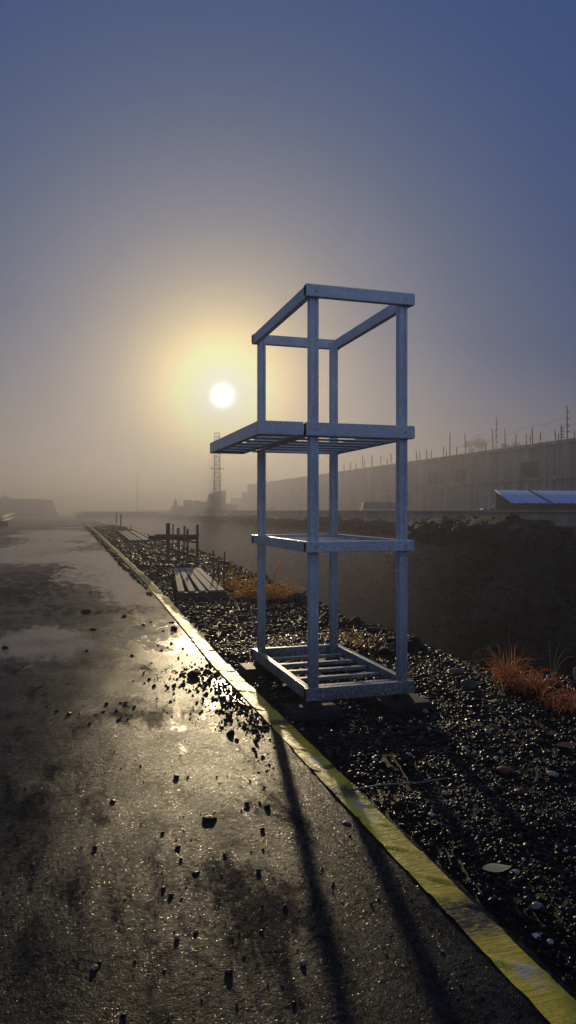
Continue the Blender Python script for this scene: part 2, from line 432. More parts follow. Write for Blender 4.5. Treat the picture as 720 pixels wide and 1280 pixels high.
SPOTS = []                                             # wet patches: (u, v, size across, size along, strength)
for u, v, sx, sy, k in ((285, 862, .30, .6, .42), (305, 835, .2, .4, .32), (225, 775, .5, 1.5, .30), (45, 803, .5, .9, .9), (230, 755, .4, 2.0, .45),
                        (120, 700, .9, 4, .85), (40, 690, 1.2, 6, .8), (165, 735, .5, 2.5, .75), (70, 668, 2, 12, .7), (190, 800, .5, .8, .25), (240, 915, .35, .4, .25), (270, 1000, .3, .5, .15), (100, 722, 1.0, 1.6, .5)):
    p = G(u, v); SPOTS.append((p.x, p.y, sx, sy, k))
MUDDY = []
for u, v, sx, sy, k in ((205, 892, .45, .22, .6), (300, 905, .30, .18, .5), (345, 1000, .12, .55, .4), (100, 1130, .5, .45, .35), (290, 1190, .22, .22, .4), (30, 1010, .6, .7, .35),
                        (60, 722, 1.3, 2.2, .55), (20, 745, 1.0, 2.0, .5), (100, 765, .8, .8, .3), (60, 688, 2.0, 4, .4), (180, 762, .4, .4, .4), (330, 1130, .15, .3, .35), (190, 835, .35, .2, .35)):
    p = G(u, v); MUDDY.append((p.x, p.y, sx, sy, k))
def road_wet(X, Y):
    w = .13 + .55 * np.clip(fbm(X * .55 + 3, Y * .28, 31, 4) * 2.2 - .92, 0, 1) * np.clip((Y - 5) / 6, .1, 1)
    for px, py, sx, sy, k in SPOTS:
        w = w + k * np.exp(-((X - px) / sx) ** 2 - ((Y - py) / sy) ** 2)
    w = w - .3 * np.exp(-((X + 1.2) / 1.6) ** 2 - ((Y - 17) / 5) ** 2)
    dr = .12 + .22 * np.clip((-.2 - X) / .9, 0, 1) * np.clip((9 - Y) / 4, 0, 1) + .25 * np.clip(fbm(X * .9, Y * .5, 37, 4) * 2 - .8, 0, 1)
    for px, py, sx, sy, k in MUDDY: dr = dr + k * .75 * np.exp(-((X - px) / sx) ** 2 - ((Y - py) / sy) ** 2)
    return {'wet': np.clip(w, 0, 1), 'dirt': np.clip(dr, 0, 1)}
def road_left(y): return -6.5 + 3.4 * np.clip((y - 40) / 80, 0, 1)
def road_z(X, Y):
    w = road_wet(X, Y)['wet']
    near = np.clip(1 - Y / 60, 0, 1)
    z = near * (.016 * (fbm(X * .8, Y * .5, 41, 4) - .5) + .010 * (fbm(X * 4, Y * 3, 43, 4) - .5)) * (1 - .8 * np.clip(w * 1.4 - .3, 0, 1))
    return z
ysr = np.concatenate([np.arange(-6, 12, .055), np.geomspace(12, 900, 220)])
lf = road_left(ysr)[:, None]
tt = np.concatenate([np.linspace(0, .55, 30), np.linspace(.56, 1, 75)])[None]
tag(grid('road', lf + (1.30 - lf) * tt, ysr, road_z, M['road'], None, road_wet), kind='structure')

lf2 = road_left(ysr)[:, None] + .05
tt2 = np.concatenate([[0, .5, .8], np.linspace(.9, 1, 20)])[None]
tag(grid('ground', -900 + (lf2 + 900) * tt2, ysr,
         lambda X, Y: -.03 + .22 * np.clip((road_left(Y) - X - .1) / 2.5, 0, 1) * (.5 + fbm(X * .5, Y * .3, 51, 4)), M['verge']), kind='structure')

def far_bank(X, Y):
    # lattice parameter: X runs 0..1 from the pit floor up the cut face, over the rim and on to the low wall
    t = X
    up = np.clip(t / .6, 0, 1)
    rim = .60 + .30 * np.clip((fbm(Y * .11, Y * 0, 61, 4) - .35) * 2.2, 0, 1) * np.exp(-((t - .66) / .07) ** 2) + .16 * np.exp(-((t - .66) / .05) ** 2) * fbm(Y * 1.1, t * 20, 63, 3)
    rim = rim + .40 * np.exp(-((Y - 19) / 4.2) ** 2) * np.exp(-((t - .66) / .06) ** 2)
    sft = np.clip((31 - Y) / 9, 0, 1); sft = sft * sft * (3 - 2 * sft)
    rim = rim + .05 * sft * (t < .95) * np.clip((.95 - t) / .2, 0, 1)
    z = np.where(t < .6, -7.3 + (rim + 7.3) * up ** .8, rim)
    ero = (fbm(Y * .28 + up * .6, up * 1.4, 65, 5) - .5) * 3.4 * np.sin(np.pi * np.clip(up, 0, 1)) + (fbm(Y * 1.3 + up * 1.5, up * 3, 67, 4) - .5) * .9 * (1 - .5 * up)
    z = z + (t < .6) * (fbm(Y * .6, up * 4, 69, 4) - .5) * .9 * np.sin(np.pi * up)
    x = np.where(t < .6, 11.3 + 2.7 * up ** .7 + ero * .8, 14.0 + (t - .6) / .4 * 4.2 + (fbm(Y * .6, t * 5, 68, 3) - .5) * .7 * (t < .95))
    x = x - 2.4 * sft * np.clip((1 - t) / .3, 0, 1)
    return x, Y, z
rng = np.random.default_rng(44)
tag(grid('far_bank', np.concatenate([np.linspace(0, .6, 34), np.linspace(.615, 1, 22)]), np.concatenate([np.arange(-8, 70, .3), np.linspace(70, 130, 60)]), far_bank, M['pit']), kind='structure')
_t = rng.random(5000) ** .6 * .6; _y = 3 + 50 * rng.random(5000) ** 1.3; _x, _y, _z = far_bank(_t, _y)
_s = np.clip(np.exp(rng.normal(-2.75, .6, 5000)), .025, .32) * (vn(_y * .6, _z * .8, 77) > .35)
FACE = (np.stack([_x - .02, _y, _z], -1)[_s > 0], _s[_s > 0])
tag(grid('pit_floor', np.linspace(4, 13.5, 20), np.linspace(-8, 124, 90), lambda X, Y: -7.25 + .5 * fbm(X * .4, Y * .4, 71, 4), M['pit']), kind='structure')
def end_bank(X, Y):
    t = np.clip((Y - 119) / 4, 0, 1)
    return X, Y, -7.3 + t * 8.35 + .5 * (fbm(X * .5, Y * .8, 72, 4) - .5) * (t < 1)
tag(grid('pit_end_bank', np.linspace(2.6, 15, 30), np.concatenate([np.linspace(118, 123.2, 16), np.linspace(124, 900, 12)]), end_bank, M['pit']), kind='structure')
tag(grid('terrace', np.concatenate([np.linspace(18.2, 60, 20), np.linspace(70, 900, 12)]), np.concatenate([np.linspace(-10, 200, 60), np.linspace(220, 900, 8)]),
         lambda X, Y: 1.17 + .07 * fbm(X * .5, Y * .5, 81, 3), M['terr']), kind='structure')
tag(grid('pit_near_bank', np.linspace(3.0, 19, 24), np.linspace(-9, -7.5, 6), lambda X, Y: .3 - (Y + 9) * 5.0 + .2 * fbm(X, Y, 3, 3), M['pit']), kind='structure')

# low retaining wall along the far side
w = empty('retaining_wall', (18.2, 0, .4), 0, 'long low concrete kerb wall beyond the excavated pit, below the blue roofed shed', 'wall')
bm = bmesh.new()
for k in range(22):
    box(bm, (0, -5 + 9 * k, .39), (.35, 8.97, .86), None, .03)
obj('wall_panel', bm, M['conc2'], w)
bm = bmesh.new(); box(bm, (-.02, 94, .86), (.5, 206, .08), None, .02); obj('coping', bm, M['conc2'], w)

# ------------------------------------------------------------------ gravel, rubble, clods that nobody could count
def tape_x(y):
    return 1.225 + .14 * np.clip((y - 6) / 7, 0, 1) + .24 * np.clip((y - 13) / 30, 0, 1) + .010 * (fbm(y * .5, y * 0, 101, 2) - .5) * 2
rng = np.random.default_rng(4)
def rim_points(n, ylo, yhi, power=1.0, xlo=1.27):
    y = ylo + (yhi - ylo) * rng.random(n) ** power
    lo = xlo - .10 * (fbm(y * 2.2, y * 0 + 9, 91, 3))
    x = lo + (edge_x(y) + .15 - lo) * rng.random(n)
    keep = (x < y * .95 + .75)
    return x[keep], y[keep]
def gravel(n, ylo, yhi, rm, rs, lib, name, seed, power=1.0):
    x, y = rim_points(n, ylo, yhi, power)
    clump = fbm(x * 2.5, y * 2.5, 95, 3)
    keep = rng.random(len(x)) < np.clip(clump * 2.6 - .4, .5, 1)
    keep &= np.abs(x - tape_x(y)) > .08 + rm
    x, y = x[keep], y[keep]
    s = np.clip(np.exp(rng.normal(math.log(rm), rs, len(x))), rm * .4, rm * 3.6)
    P = np.stack([x, y, np.maximum(bank_z(x, y), -.02 + .02 * (x < 1.3)) + s * .18], -1)
    o = scatter(name, P, s, M['pebble' if ylo < 7 else 'pebble_far'], lib, seed, pebble_tints(len(x), seed))
    return tag(o, 'loose wet black gravel covering the bank beside the tape', 'gravel', kind='stuff')
def near_gravel():
    parts = [(46000, 1.0, 3.2, .0058, .5, LIB1, 1), (36000, 3.2, 7.2, .0085, .5, LIB1, 2)]
    for k, (n, a, b, r, s, lib, sd) in enumerate(parts):
        gravel(n, a, b, r, s, lib, 'gravel', sd)
near_gravel()
gravel(22000, 7.2, 16, .0145, .5, LIB1, 'gravel', 3)
gravel(10000, 16, 60, .042, .4, LIB0, 'gravel', 4, 1.6)
# bigger lumps along the broken edge of the bank
y = rng.uniform(1.5, 30, 900); x = edge_x(y) - np.abs(rng.normal(0, .22, 900)) + .08
k = x < y * .95 + .75; x, y = x[k], y[k]; s = np.clip(np.exp(rng.normal(-3.35, .45, len(x))), .012, .10)
tag(scatter('edge_rubble', np.stack([x, y, bank_z(x, y) + s * .2], -1), s, M['rubble'], LIB2, 7), 'broken dark soil lumps along the crumbling edge of the pit', 'rubble', kind='stuff')
# rubble on the far rim
NR = 12000; y = 9 + 60 * rng.random(NR) ** 1.5; x = 13.9 + rng.normal(.5, .55, NR)
s = np.clip(np.exp(rng.normal(-3.35, .62, NR)), .015, .24)
mound = .40 * np.exp(-((y - 19) / 4.2) ** 2)
sf = np.clip((31 - y) / 9, 0, 1); sf = sf * sf * (3 - 2 * sf)
zz = .04 * sf + .64 + mound * np.exp(-((x - 14.6) / .6) ** 2) + .30 * np.clip((fbm(y * .11, y * 0, 61, 4) - .35) * 2.2, 0, 1) * np.exp(-((x - 14.55) / .7) ** 2) - np.clip(14.0 - x, 0, 3) * 1.6
tag(scatter('rim_rubble', np.stack([x - 2.3 * sf, y, zz], -1), s, M['rubble'], LIB1, 8), 'dark rubble heaped on the far rim of the pit', 'rubble', kind='stuff')
tag(scatter('slope_rubble', FACE[0], FACE[1], M['rubble'], LIB1, 18), 'clods and stones stuck in the cut face of the pit', 'rubble', kind='stuff')
# grit on the road
n = 7000; y = 1.2 + 13 * rng.random(n) ** 1.7; x = rng.uniform(-1, 1, n) * (.6 + y * .45) + y * .05
k = (x < 1.12) & (x > -6) & (rng.random(n) < np.clip(fbm(x * 1.7, y * 1.3, 97, 4) * 3 - 1.05, .04, 1)); x, y = x[k], y[k]
s = np.clip(np.exp(rng.normal(-5.95, .5, len(x))), .0015, .008)
tag(scatter('road_grit', np.stack([x, y, road_z(x, y) + s * .3], -1), s, M['pebble'], LIB0, 9, pebble_tints(len(x), 9, .10)), 'fine loose grit strewn over the wet road', 'grit', kind='stuff')
# crumbled mud beside the tape
pts = []
for u, v, su, sv, n in ((292, 872, 20, 20, 260), (272, 858, 28, 16, 170), (255, 842, 22, 8, 170), (318, 902, 12, 12, 130), (235, 850, 30, 10, 70), (225, 790, 20, 14, 60), (180, 890, 50, 7, 30), (335, 950, 12, 26, 22)):
    for _ in range(n):
        pts.append((u + rng.normal() * su, v + rng.normal() * sv))
P, S = [], []
for u, v in pts:
    p = G(u, max(v, 700))
    if p.x > 1.16: continue
    s = min(max(math.exp(rng.normal(-4.62, .45)), .004), .023)
    P.append((p.x, p.y, float(road_z(np.array([p.x]), np.array([p.y]))[0]) + s * .22)); S.append(s)
tag(scatter('crumbled_mud', np.array(P), np.array(S), M['mud'], LIB1, 11, None, True, (.35, .65)), 'spill of crumbled black mud on the road beside the tape', 'mud', kind='stuff')

# ------------------------------------------------------------------ THE RACK FRAME
XL, XR, YF, YB = 1.497, 2.119, 4.35, 5.63
rack = empty('metal_rack', (XL, YF, 0), 0, 'tall blue grey metal rack frame with four posts standing on the gravel bank', 'rack')
def rk(c): return (c[0] - XL, c[1] - YF, c[2])
PW = .059
for px in (XL, XR):
    for py in (YF, YB):
        bm = bmesh.new(); a_, g_, d_ = PW / 2, .013, .007; pf = []
        for q in range(4):
            c_, s_ = math.cos(q * math.pi / 2), math.sin(q * math.pi / 2)
            for x_, y_ in ((-a_ + .004, -a_), (-g_, -a_), (-g_ * .7, -a_ + d_), (g_ * .7, -a_ + d_), (g_, -a_), (a_ - .004, -a_)):
                pf.append((x_ * c_ - y_ * s_, x_ * s_ + y_ * c_))
        lo, hi = [[bm.verts.new((x_, y_, z_)) for x_, y_ in pf] for z_ in (-1.30, 1.30)]
        for q in range(len(pf)): bm.faces.new((lo[q], lo[(q + 1) % len(pf)], hi[(q + 1) % len(pf)], hi[q]))
        bm.faces.new(hi); bm.faces.new(list(reversed(lo)))
        obj('post', bm, M['steel'], rack, False, rk((px, py, .085 + 1.30)))
        ft = boxo('foot', rk((px, py, .055)), (.15, .15, .062), M['pad'], rack, .006, None, .5)
        boxo('base_plate', (0, 0, -.031), (.34, .27, .05), M['pad'], ft, .008, None, .92)
LV = [(.097, .178), (1.033, 1.103), (1.771, 1.856), (2.650, 2.728)]
OUT = PW / 2 + .030
for li, (z0, z1) in enumerate(LV):
    zc, h = (z0 + z1) / 2, z1 - z0
    for py, sgn in ((YF, -1), (YB, 1)):
        yc = py + sgn * (PW / 2 + .008); x0, x1 = XL - OUT - .006, XR + OUT + .006
        rl = boxo('cross_rail', rk(((x0 + x1) / 2, yc, zc)), (x1 - x0, .044, h), M['steel'], rack, .004)
        for sx in (-1, 1):
            boxo('tube_end_shade', (sx * ((x1 - x0) / 2 + .001), 0, 0), (.006, .030, h - .018), M['hole'], rl)  # solid dark slip, paints the shade inside an open tube end
        for px in (XL, XR):
            bm = bmesh.new(); bmesh.ops.create_cone(bm, cap_ends=True, segments=6, radius1=.009, radius2=.008, depth=.008)
            bmesh.ops.transform(bm, matrix=Matrix.Rotation(R(90), 4, 'X'), verts=bm.verts)
            obj('bolt', bm, M['zinc'], rl, False, (px - (x0 + x1) / 2, sgn * .0245, 0))
    for px, sgn in ((XL, -1), (XR, 1)):
        xc = px + sgn * (PW / 2 + .008); y0, y1 = YF - PW / 2 + .018, YB + PW / 2 - .018
        boxo('side_rail', rk((xc, (y0 + y1) / 2, zc)), (.040, y1 - y0, h), M['steel'], rack, .004)
# slats
for k in range(5):
    yy = YF + .16 + k * .235
    boxo('slat', rk(((XL + XR) / 2, yy, .128)), (XR - XL + .02, .045, .026), M['steel'], rack, .003)
for k in range(4):
    yy = YF + .20 + k * .29
    boxo('slat', rk(((XL + XR) / 2, yy, 1.070)), (XR - XL + .02, .045, .026), M['steel'], rack, .003)
for k in range(6):
    yy = YF + .125 + k * .206
    boxo('slat', rk(((XL + XR) / 2, yy, 1.787)), (XR - XL + .02, .100, .006), M['steel'], rack, .003)
# side extension of the second shelf
XE = XL - .375; YE = 5.86; z0, z1 = LV[2]; zc, h = (z0 + z1) / 2, z1 - z0
xr = XL - OUT - .024
boxo('bracket_rail', rk(((XE + xr) / 2, YF - PW / 2 - .008, zc)), (xr - XE, .044, h), M['steel'], rack, .004)
boxo('bracket_rail', rk(((XE + xr) / 2, YE, zc)), (xr - XE, .044, h), M['steel'], rack, .004)
boxo('bracket_rail', rk((XE + .02, (YF + YE) / 2 - .012, zc)), (.040, YE - YF - .012, h), M['steel'], rack, .004)
boxo('bracket_rail', rk((xr - .022, (YF + YE) / 2 - .012, zc - .004)), (.036, YE - YF - .012, h - .008), M['steel'], rack, .004)
for k in range(7):
    yy = YF + .13 + k * .218
    boxo('slat', rk(((XE + xr) / 2, yy, 1.787)), (xr - XE - .04, .105, .006), M['steel'], rack, .003)

# ------------------------------------------------------------------ BARRIER TAPE
ys = np.concatenate([np.arange(.7, 9, .0125), np.geomspace(9, 62, 500)])
us = np.linspace(-1, 1, 15)
U, YY = np.meshgrid(us, ys)
HW = .061
tw = (fbm(YY * 1.4, YY * 0, 103, 3) - .5)
X = tape_x(YY) + U * HW * (1 - .10 * np.abs(tw))
Zt = np.maximum.reduce([bank_z(X + d_, YY + e_) for d_ in (-.012, .012) for e_ in (-.04, 0, .04)] + [X * 0 + .001]) + .005 + .004 * fbm(YY * 3.2 + U * .7, U * .5, 105, 3) + U * .003 * tw * 2 + .004 * (fbm(YY * 12 + U * 1.5, U * 2, 107, 3) - .5)
Zt += .0012 * np.clip(YY - 6, 0, 25)
for fy in (2.28, 1.98, 1.76, 2.12, 2.50, 3.36, 3.05, 2.74, 3.7, 4.1, 4.5, 5.0, 5.35, 5.7, 6.6):
    Zt += .007 * np.exp(-((YY - fy + U * .05) / .016) ** 2) * (.4 + .6 * vn(U * 2 + fy * 7, YY * 0, 9))
def cav(u, v): p = G(u, v); return p.y
pr = np.zeros_like(YY); wn = np.zeros_like(YY)
for u, v, wy in ((432, 992, .10), (570, 1150, .13), (400, 962, .035), (345, 905, .07), (280, 838, .10), (240, 790, .2)):
    pr += np.clip(1.6 - np.abs(YY - cav(u, v)) / wy * 1.4, 0, 1)
pr += .6 * np.clip((fbm(YY * 1.6, U * .3, 111, 3) - .56) * 6, 0, 1) * (YY > 2.8)
for u, v, wy in ((440, 1010, .06), (650, 1222, .05), (400, 950, .05), (455, 1025, .04)):
    wn += .9 * np.exp(-((YY - cav(u, v)) / wy) ** 2 - ((U - .1) / .45) ** 2)
ny, nx = U.shape; idx = np.arange(ny * nx).reshape(ny, nx)
Fc = np.stack([idx[:-1, :-1], idx[:-1, 1:], idx[1:, 1:], idx[1:, :-1]], -1).reshape(-1, 4)
# ragged edges where the film is torn
X += np.sign(U) * (np.abs(U) > .9) * -.004 * np.clip((fbm(YY * 14, U, 115, 3) - .52) * 5, 0, 1)
V = np.stack([X, YY, Zt], -1).reshape(-1, 3)
tag(raw('barrier_tape', V, Fc, M['tape'], None, True, {'print': np.clip(pr, 0, 1).ravel(), 'worn': np.clip(wn, 0, 1).ravel()}),
    'crumpled yellow barrier tape lying along the road edge', 'tape')

# ------------------------------------------------------------------ loose stones on the road (individuals)
def stone(u, v, wpx, label, mat='mud', name='stone', group='loose stones on the road', seed=0, hgt=.75, z=None):
    p = G(u, v); r = wpx * (.56 if p.x < 1.15 else .9) / F * (p - Vector((0, 0, H))).length / 2
    Vv, Fc = LIB2[seed % 8]; rg = np.random.default_rng(seed + 200)
    W = Vv * np.array([r * 1.15, r, r * min(hgt, .58)])
    a = rg.uniform(0, 6.28); c, s = math.cos(a), math.sin(a)
    W = np.stack([W[:, 0] * c - W[:, 1] * s, W[:, 0] * s + W[:, 1] * c, W[:, 2]], -1)
    attrs = None
    if mat == 'pebble': attrs = {'tint': np.tile(np.array([TINT]), (len(W), 1))}
    o = raw(name, W, Fc, M[mat], None, True, attrs)
    zz = float(bank_z(np.array([p.x]), np.array([p.y]))[0]) if p.x > 1.15 else float(road_z(np.array([p.x]), np.array([p.y]))[0])
    o.location = (p.x, p.y, zz - W[:, 2].min() - r * .22)
    return tag(o, label, {'stone': 'stone', 'mud_clod': 'clod'}.get(name, 'stone'), group)
TINT = (.03, .028, .027)
ST = [
 (220, 972, 15, 'upright dark round stone alone in the middle of the golden wet patch', .95),
 (262, 1024, 30, 'largest flat dark stone lying on the golden wet patch', .4),
 (309, 1007, 13, 'left one of two small dark stones just beside the left shadow of the rack', .8),
 (335, 1010, 16, 'right one of two small dark stones, inside the left shadow of the rack', .8),
 (281, 1069, 10, 'small dark stone below the largest flat stone on the road', .85),
 (323, 1090, 12, 'small upright dark stone against the left edge of the shadow stripe', 1.1),
 (204, 1112, 10, 'small upright dark stone just left of the golden patch end', 1.2),
 (221, 1172, 14, 'pale topped stone casting a short dark shadow on the lower road', .9),
 (118, 1210, 16, 'pale topped stone at the lower left with a shadow before it', .8),
 (141, 1002, 13, 'low flat dark stone on the plain left half of the road', .45),
 (87, 893, 14, 'flat dark stone farthest left among the small stones beside the mud spill', .5),
 (112, 905, 9, 'tiny dark stone just below the flat one on the left road', .6),
 (119, 1060, 13, 'dark stone on the left road below the low flat stone', .55),
 (203, 1042, 9, 'left of two tiny stones between the upright stone and the golden patch end', .9),
 (223, 1060, 12, 'right of two tiny stones between the upright stone and the golden patch end', .7),
 (287, 1218, 18, 'broad dark stone near the bottom centre of the road', .6),
 (356, 1134, 12, 'dark stone lying inside the broad shadow stripe low on the road', .8),
 (245, 1165, 10, 'tiny dark stone just right of the pale topped stone', .9),
 (244, 1092, 16, 'flat grey stone low in the golden wet patch', .35),
 (7, 810, 18, 'flat black stone at the left picture edge beside a puddle', .4),
]
for k, (u, v, wp, lb, hg) in enumerate(ST):
    pale = 'pale topped' in lb
    TINT = (.30, .25, .15) if pale else (.012, .011, .011)  # warm pale tint paints sunlight into the stone's own colour
    stone(u, v, wp, lb, 'pebble', 'stone', 'loose stones on the road', k, hg)
CL = [
 (108, 765, 20, 'black mud clod left of centre on the far wet road', .5),
 (155, 771, 11, 'small black mud clod between two larger clods and the tape', .8),
 (217, 786, 20, 'broad black mud clod almost touching the tape', .6),
 (215, 778, 10, 'little black clod sitting behind the broad one near the tape', .8),
 (113, 741, 7, 'left one of two tiny clods far up the road', .7),
 (124, 742, 7, 'right one of two tiny clods far up the road', .5),
 (179, 781, 11, 'flat black clod halfway between tape and the left clod', .4),
 (117, 787, 15, 'thin flat clod in front of the left clod on the far road', .35),
 (165, 820, 9, 'small clod standing alone above the mud spill', .7),
 (202, 813, 8, 'small clod nearest the upper end of the mud spill', .7),
 (108, 814, 9, 'small clod standing alone left of the mud spill', .6),
 (243, 845, 32, 'largest black mud lump at the top of the spill', .6),
 (288, 918, 20, 'black mud lump at the foot of the spill', .75),
 (133, 880, 11, 'round clod left of the spill at the same height', .7),
 (168, 884, 9, 'small clod between the spill and the round clod', .7),
]
for k, (u, v, wp, lb, hg) in enumerate(CL):
    stone(u, v, wp, lb, 'mud', 'mud_clod', 'mud clods on the road', k + 30, hg)
# distinct stones on the bank
for k, (u, v, wp, lb, hg, tn) in enumerate([
 (571, 848, 26, 'flat grey green stone near the pit edge right of the rack', .4, (.10, .11, .09)),
 (587, 866, 26, 'rounded dark grey stone just below the flat grey green one', .55, (.06, .06, .062)),
 (691, 977, 15, 'pale grey pebble right of the big brown leaf', .7, (.38, .36, .33)),
 (630, 971, 26, 'large reddish brown stone on the right gravel', .5, (.14, .045, .03)),
 (651, 997, 18, 'small reddish stone below the large reddish brown one', .5, (.09, .035, .025)),
 (529, 872, 9, 'bright white pebble beside the right front foot of the rack', 1.0, (.6, .58, .55)),
 (610, 923, 13, 'smooth mid grey pebble left of the dry orange grass', .7, (.16, .16, .17)),
 (671, 1178, 12, 'bright pale pebble low on the gravel beside the tape end', .7, (.5, .48, .44)),
 (672, 1150, 16, 'smooth blue grey pebble low on the gravel', .6, (.15, .16, .19)),
 (617, 1074, 9, 'small white pebble above the long pale leaf', .8, (.6, .55, .45)),
 (433, 1030, 20, 'flat dark slab stone against the left edge of the tape', .3, (.035, .035, .037)),
 (540, 1031, 10, 'light grey pebble below the thin metal rod', .8, (.3, .3, .31)),
]):
    TINT = tn
    stone(u, v, wp, lb, 'pebble', 'stone', 'distinct stones on the gravel', k + 60, hg)

# fallen leaves
def leaf(u, v, wpx, ang, label, mat, curl=.25):
    p = G(u, v); L = wpx / F * (p - Vector((0, 0, H))).length
    n = 12; Vv, Fq = [], []
    for i in range(n + 1):
        t = i / n; wv = .24 * math.sin(math.pi * t ** .8) * L + .002
        z = curl * L * (t - .5) ** 2 * 1.4
        for s in (-1, 0, 1): Vv.append(((t - .5) * L, s * wv, z + (abs(s)) * wv * .35))
    for i in range(n):
        for s in range(2):
            a = i * 3 + s; Fq.append((a, a + 3, a + 4, a + 1))
    o = raw('fallen_leaf', np.array(Vv), np.array(Fq), M[mat], None, True, {'tint': np.linspace(0, 1, len(Vv))})
    o.location = (p.x, p.y, float(bank_z(np.array([p.x]), np.array([p.y]))[0]) + .016); o.rotation_euler = (R(6), R(-4), ang)
    return tag(o, label, 'leaf', 'fallen leaves on the gravel')
leaf(621, 1103, 31, R(-15), 'long pale yellow leaf lying lowest on the gravel', 'yleaf')
leaf(615, 888, 14, R(10), 'small bright cream leaf before the dry orange grass', 'yleaf', .6)
leaf(709, 946, 26, R(-10), 'rust brown leaf at the right picture edge', 'bleaf')
leaf(688, 930, 15, R(40), 'small orange brown leaf just below the dry orange grass', 'bleaf', .5)

# metal rod
bm = bmesh.new(); a, b = G(441, 987, .028), G(560, 972.5, .035)
path(bm, [a, a.lerp(b, .3) + Vector((0, .004, .004)), a.lerp(b, .7) + Vector((0, -.003, -.004)), b], [.0042, .0042, .004, .0036])
tag(obj('metal_rod', bm, M['rodm'], None, True), 'thin straight grey rod lying on the gravel from the tape', 'rod')

# ------------------------------------------------------------------ DRY GRASS AND WEEDS
def blades(name, base, n, hgt, spread, seed, mat, label, w=.004, droop=1.0, group='dry grass tufts on the bank', up=.45, cat='grass'):
    rg = np.random.default_rng(seed); Vv, Fq, T = [], [], []; o = 0; seg = 8
    for i in range(n):
        r = spread * math.sqrt(rg.random()); a = rg.uniform(0, 6.283)
        p = np.array([r * math.cos(a), r * math.sin(a) * 1.0, -.02])
        az = rg.uniform(0, 6.283); d = np.array([math.cos(az), math.sin(az), 0])
        el = rg.uniform(up, 1.45); L = hgt * rg.uniform(.35, 1.15); dr = droop * rg.uniform(.3, 1.8); sway = rg.normal(0, .5)
        tv = rg.random(); side = np.array([-d[1], d[0], 0]); ww = w * rg.uniform(.5, 1.4)
        for j in range(seg + 1):
            t = j / seg; e = el - dr * t * t
            if j: p = p + (d * math.cos(e) + side * sway * .25 * t + np.array([0, 0, math.sin(e)])) * L / seg
            p2 = p.copy(); p2[2] = max(p2[2], -.015)
            hw = ww * (1 - t) ** .6 + .0006
            wob = side * math.cos(t * 3 + tv * 6) + np.array([0, 0, math.sin(t * 3 + tv * 6)]) * .6
            Vv.append(p2 - wob * hw); Vv.append(p2 + wob * hw); T += [tv, tv]
        for j in range(seg):
            q = o + j * 2; Fq.append((q, q + 1, q + 3, q + 2))
        o += (seg + 1) * 2
    ob = raw(name, np.array(Vv), np.array(Fq), M[mat], None, True, {'tint': np.array(T)})
    ob.location = (base.x, base.y, float(bank_z(np.array([base.x]), np.array([base.y]))[0]))
    return tag(ob, label, cat, group)
blades('dry_grass', G(655, 868), 150, .34, .17, 1, 'grass', 'tangled rust orange dry grass tuft at right, middle one of three', .0065, 3.2, up=.8)
blades('dry_grass', G(705, 892), 190, .25, .15, 2, 'grass', 'tangled rust orange grass tuft at the right picture edge, nearest of all', .0065, 3.4, up=.7)
blades('dry_grass', G(634, 862), 130, .30, .05, 3, 'grass', 'small upright orange grass tuft, leftmost of the three at right', .004, 1.0, up=.9)
def stalks(name, base, specs, label, mat='straw', group='pale straw stalks on the bank'):
    bm = bmesh.new()
    for (pts, r) in specs: path(bm, pts, [r * (1 - .7 * i / (len(pts) - 1)) for i in range(len(pts))], 5)
    ob = obj(name, bm, M[mat], None, True)
    ob.location = (base.x, base.y, float(bank_z(np.array([base.x]), np.array([base.y]))[0]))
    return tag(ob, label, 'stalks', group)
def arc(dx, dz, n=9, bend=1.0, dy=0.0):
    return [(dx * (t ** (1.0 if bend == 0 else 1.4)) , dy * t, dz * (math.sin(t * math.pi * .5 * (1 + bend * .5)))) for t in [i / n for i in range(n + 1)]]
stalks('straw_stalk', G(690, 866), [(arc(.16, .26, bend=.2), .0022), (arc(.05, .3, bend=.3, dy=.1), .0018), (arc(.22, .2, bend=.5), .002), (arc(.10, .33, bend=.1), .0018)], 'pale bent straw stalks rising from the right grass tufts')
stalks('straw_stalk', G(636, 865), [(arc(-.20, .30, bend=.9), .0018), (arc(-.27, .26, bend=1.0, dy=.1), .0016), (arc(-.32, .2, bend=1.1), .0014), (arc(.005, .42, bend=0), .0016), (arc(.1, .3, bend=.2), .0014)], 'thin arching straw stalks leaning left from the upright orange tuft')
stalks('straw_stalk', G(628, 877), [(arc(-.24, .12, bend=1.2), .003), (arc(.14, .14, bend=.8), .0025)], 'low pale straw stalk curling over the gravel before the orange tuft')
# weeds by the left rear of the rack
b0 = G(318, 748)
blades('dry_weed', b0, 260, .48, .28, 5, 'weed', 'bushy ochre dry weed left of the left rack post', .007, 1.6, 'dry weeds behind the rack', .3, 'weed')
b1 = G(345, 752)
blades('dry_weed', b1, 200, .50, .22, 6, 'weed', 'bushy ochre dry weed right of the left rack post', .007, 1.5, 'dry weeds behind the rack', .4, 'weed')
blades('dry_weed', G(440, 803), 240, .13, .26, 7, 'weed', 'low brown dry weed patch on the gravel behind the rack bottom shelf', .005, 2.2, 'dry weeds behind the rack', .3, 'weed')
blades('dry_weed', G(470, 812), 160, .11, .2, 17, 'weed', 'low thin dry weed patch beside the right rack post', .005, 2.2, 'dry weeds behind the rack', .3, 'weed')
blades('dry_weed', G(287, 736), 110, .30, .2, 8, 'weed', 'thin dry weed beside the three short stakes', .006, 1.4, 'dry weeds behind the rack', .5, 'weed')
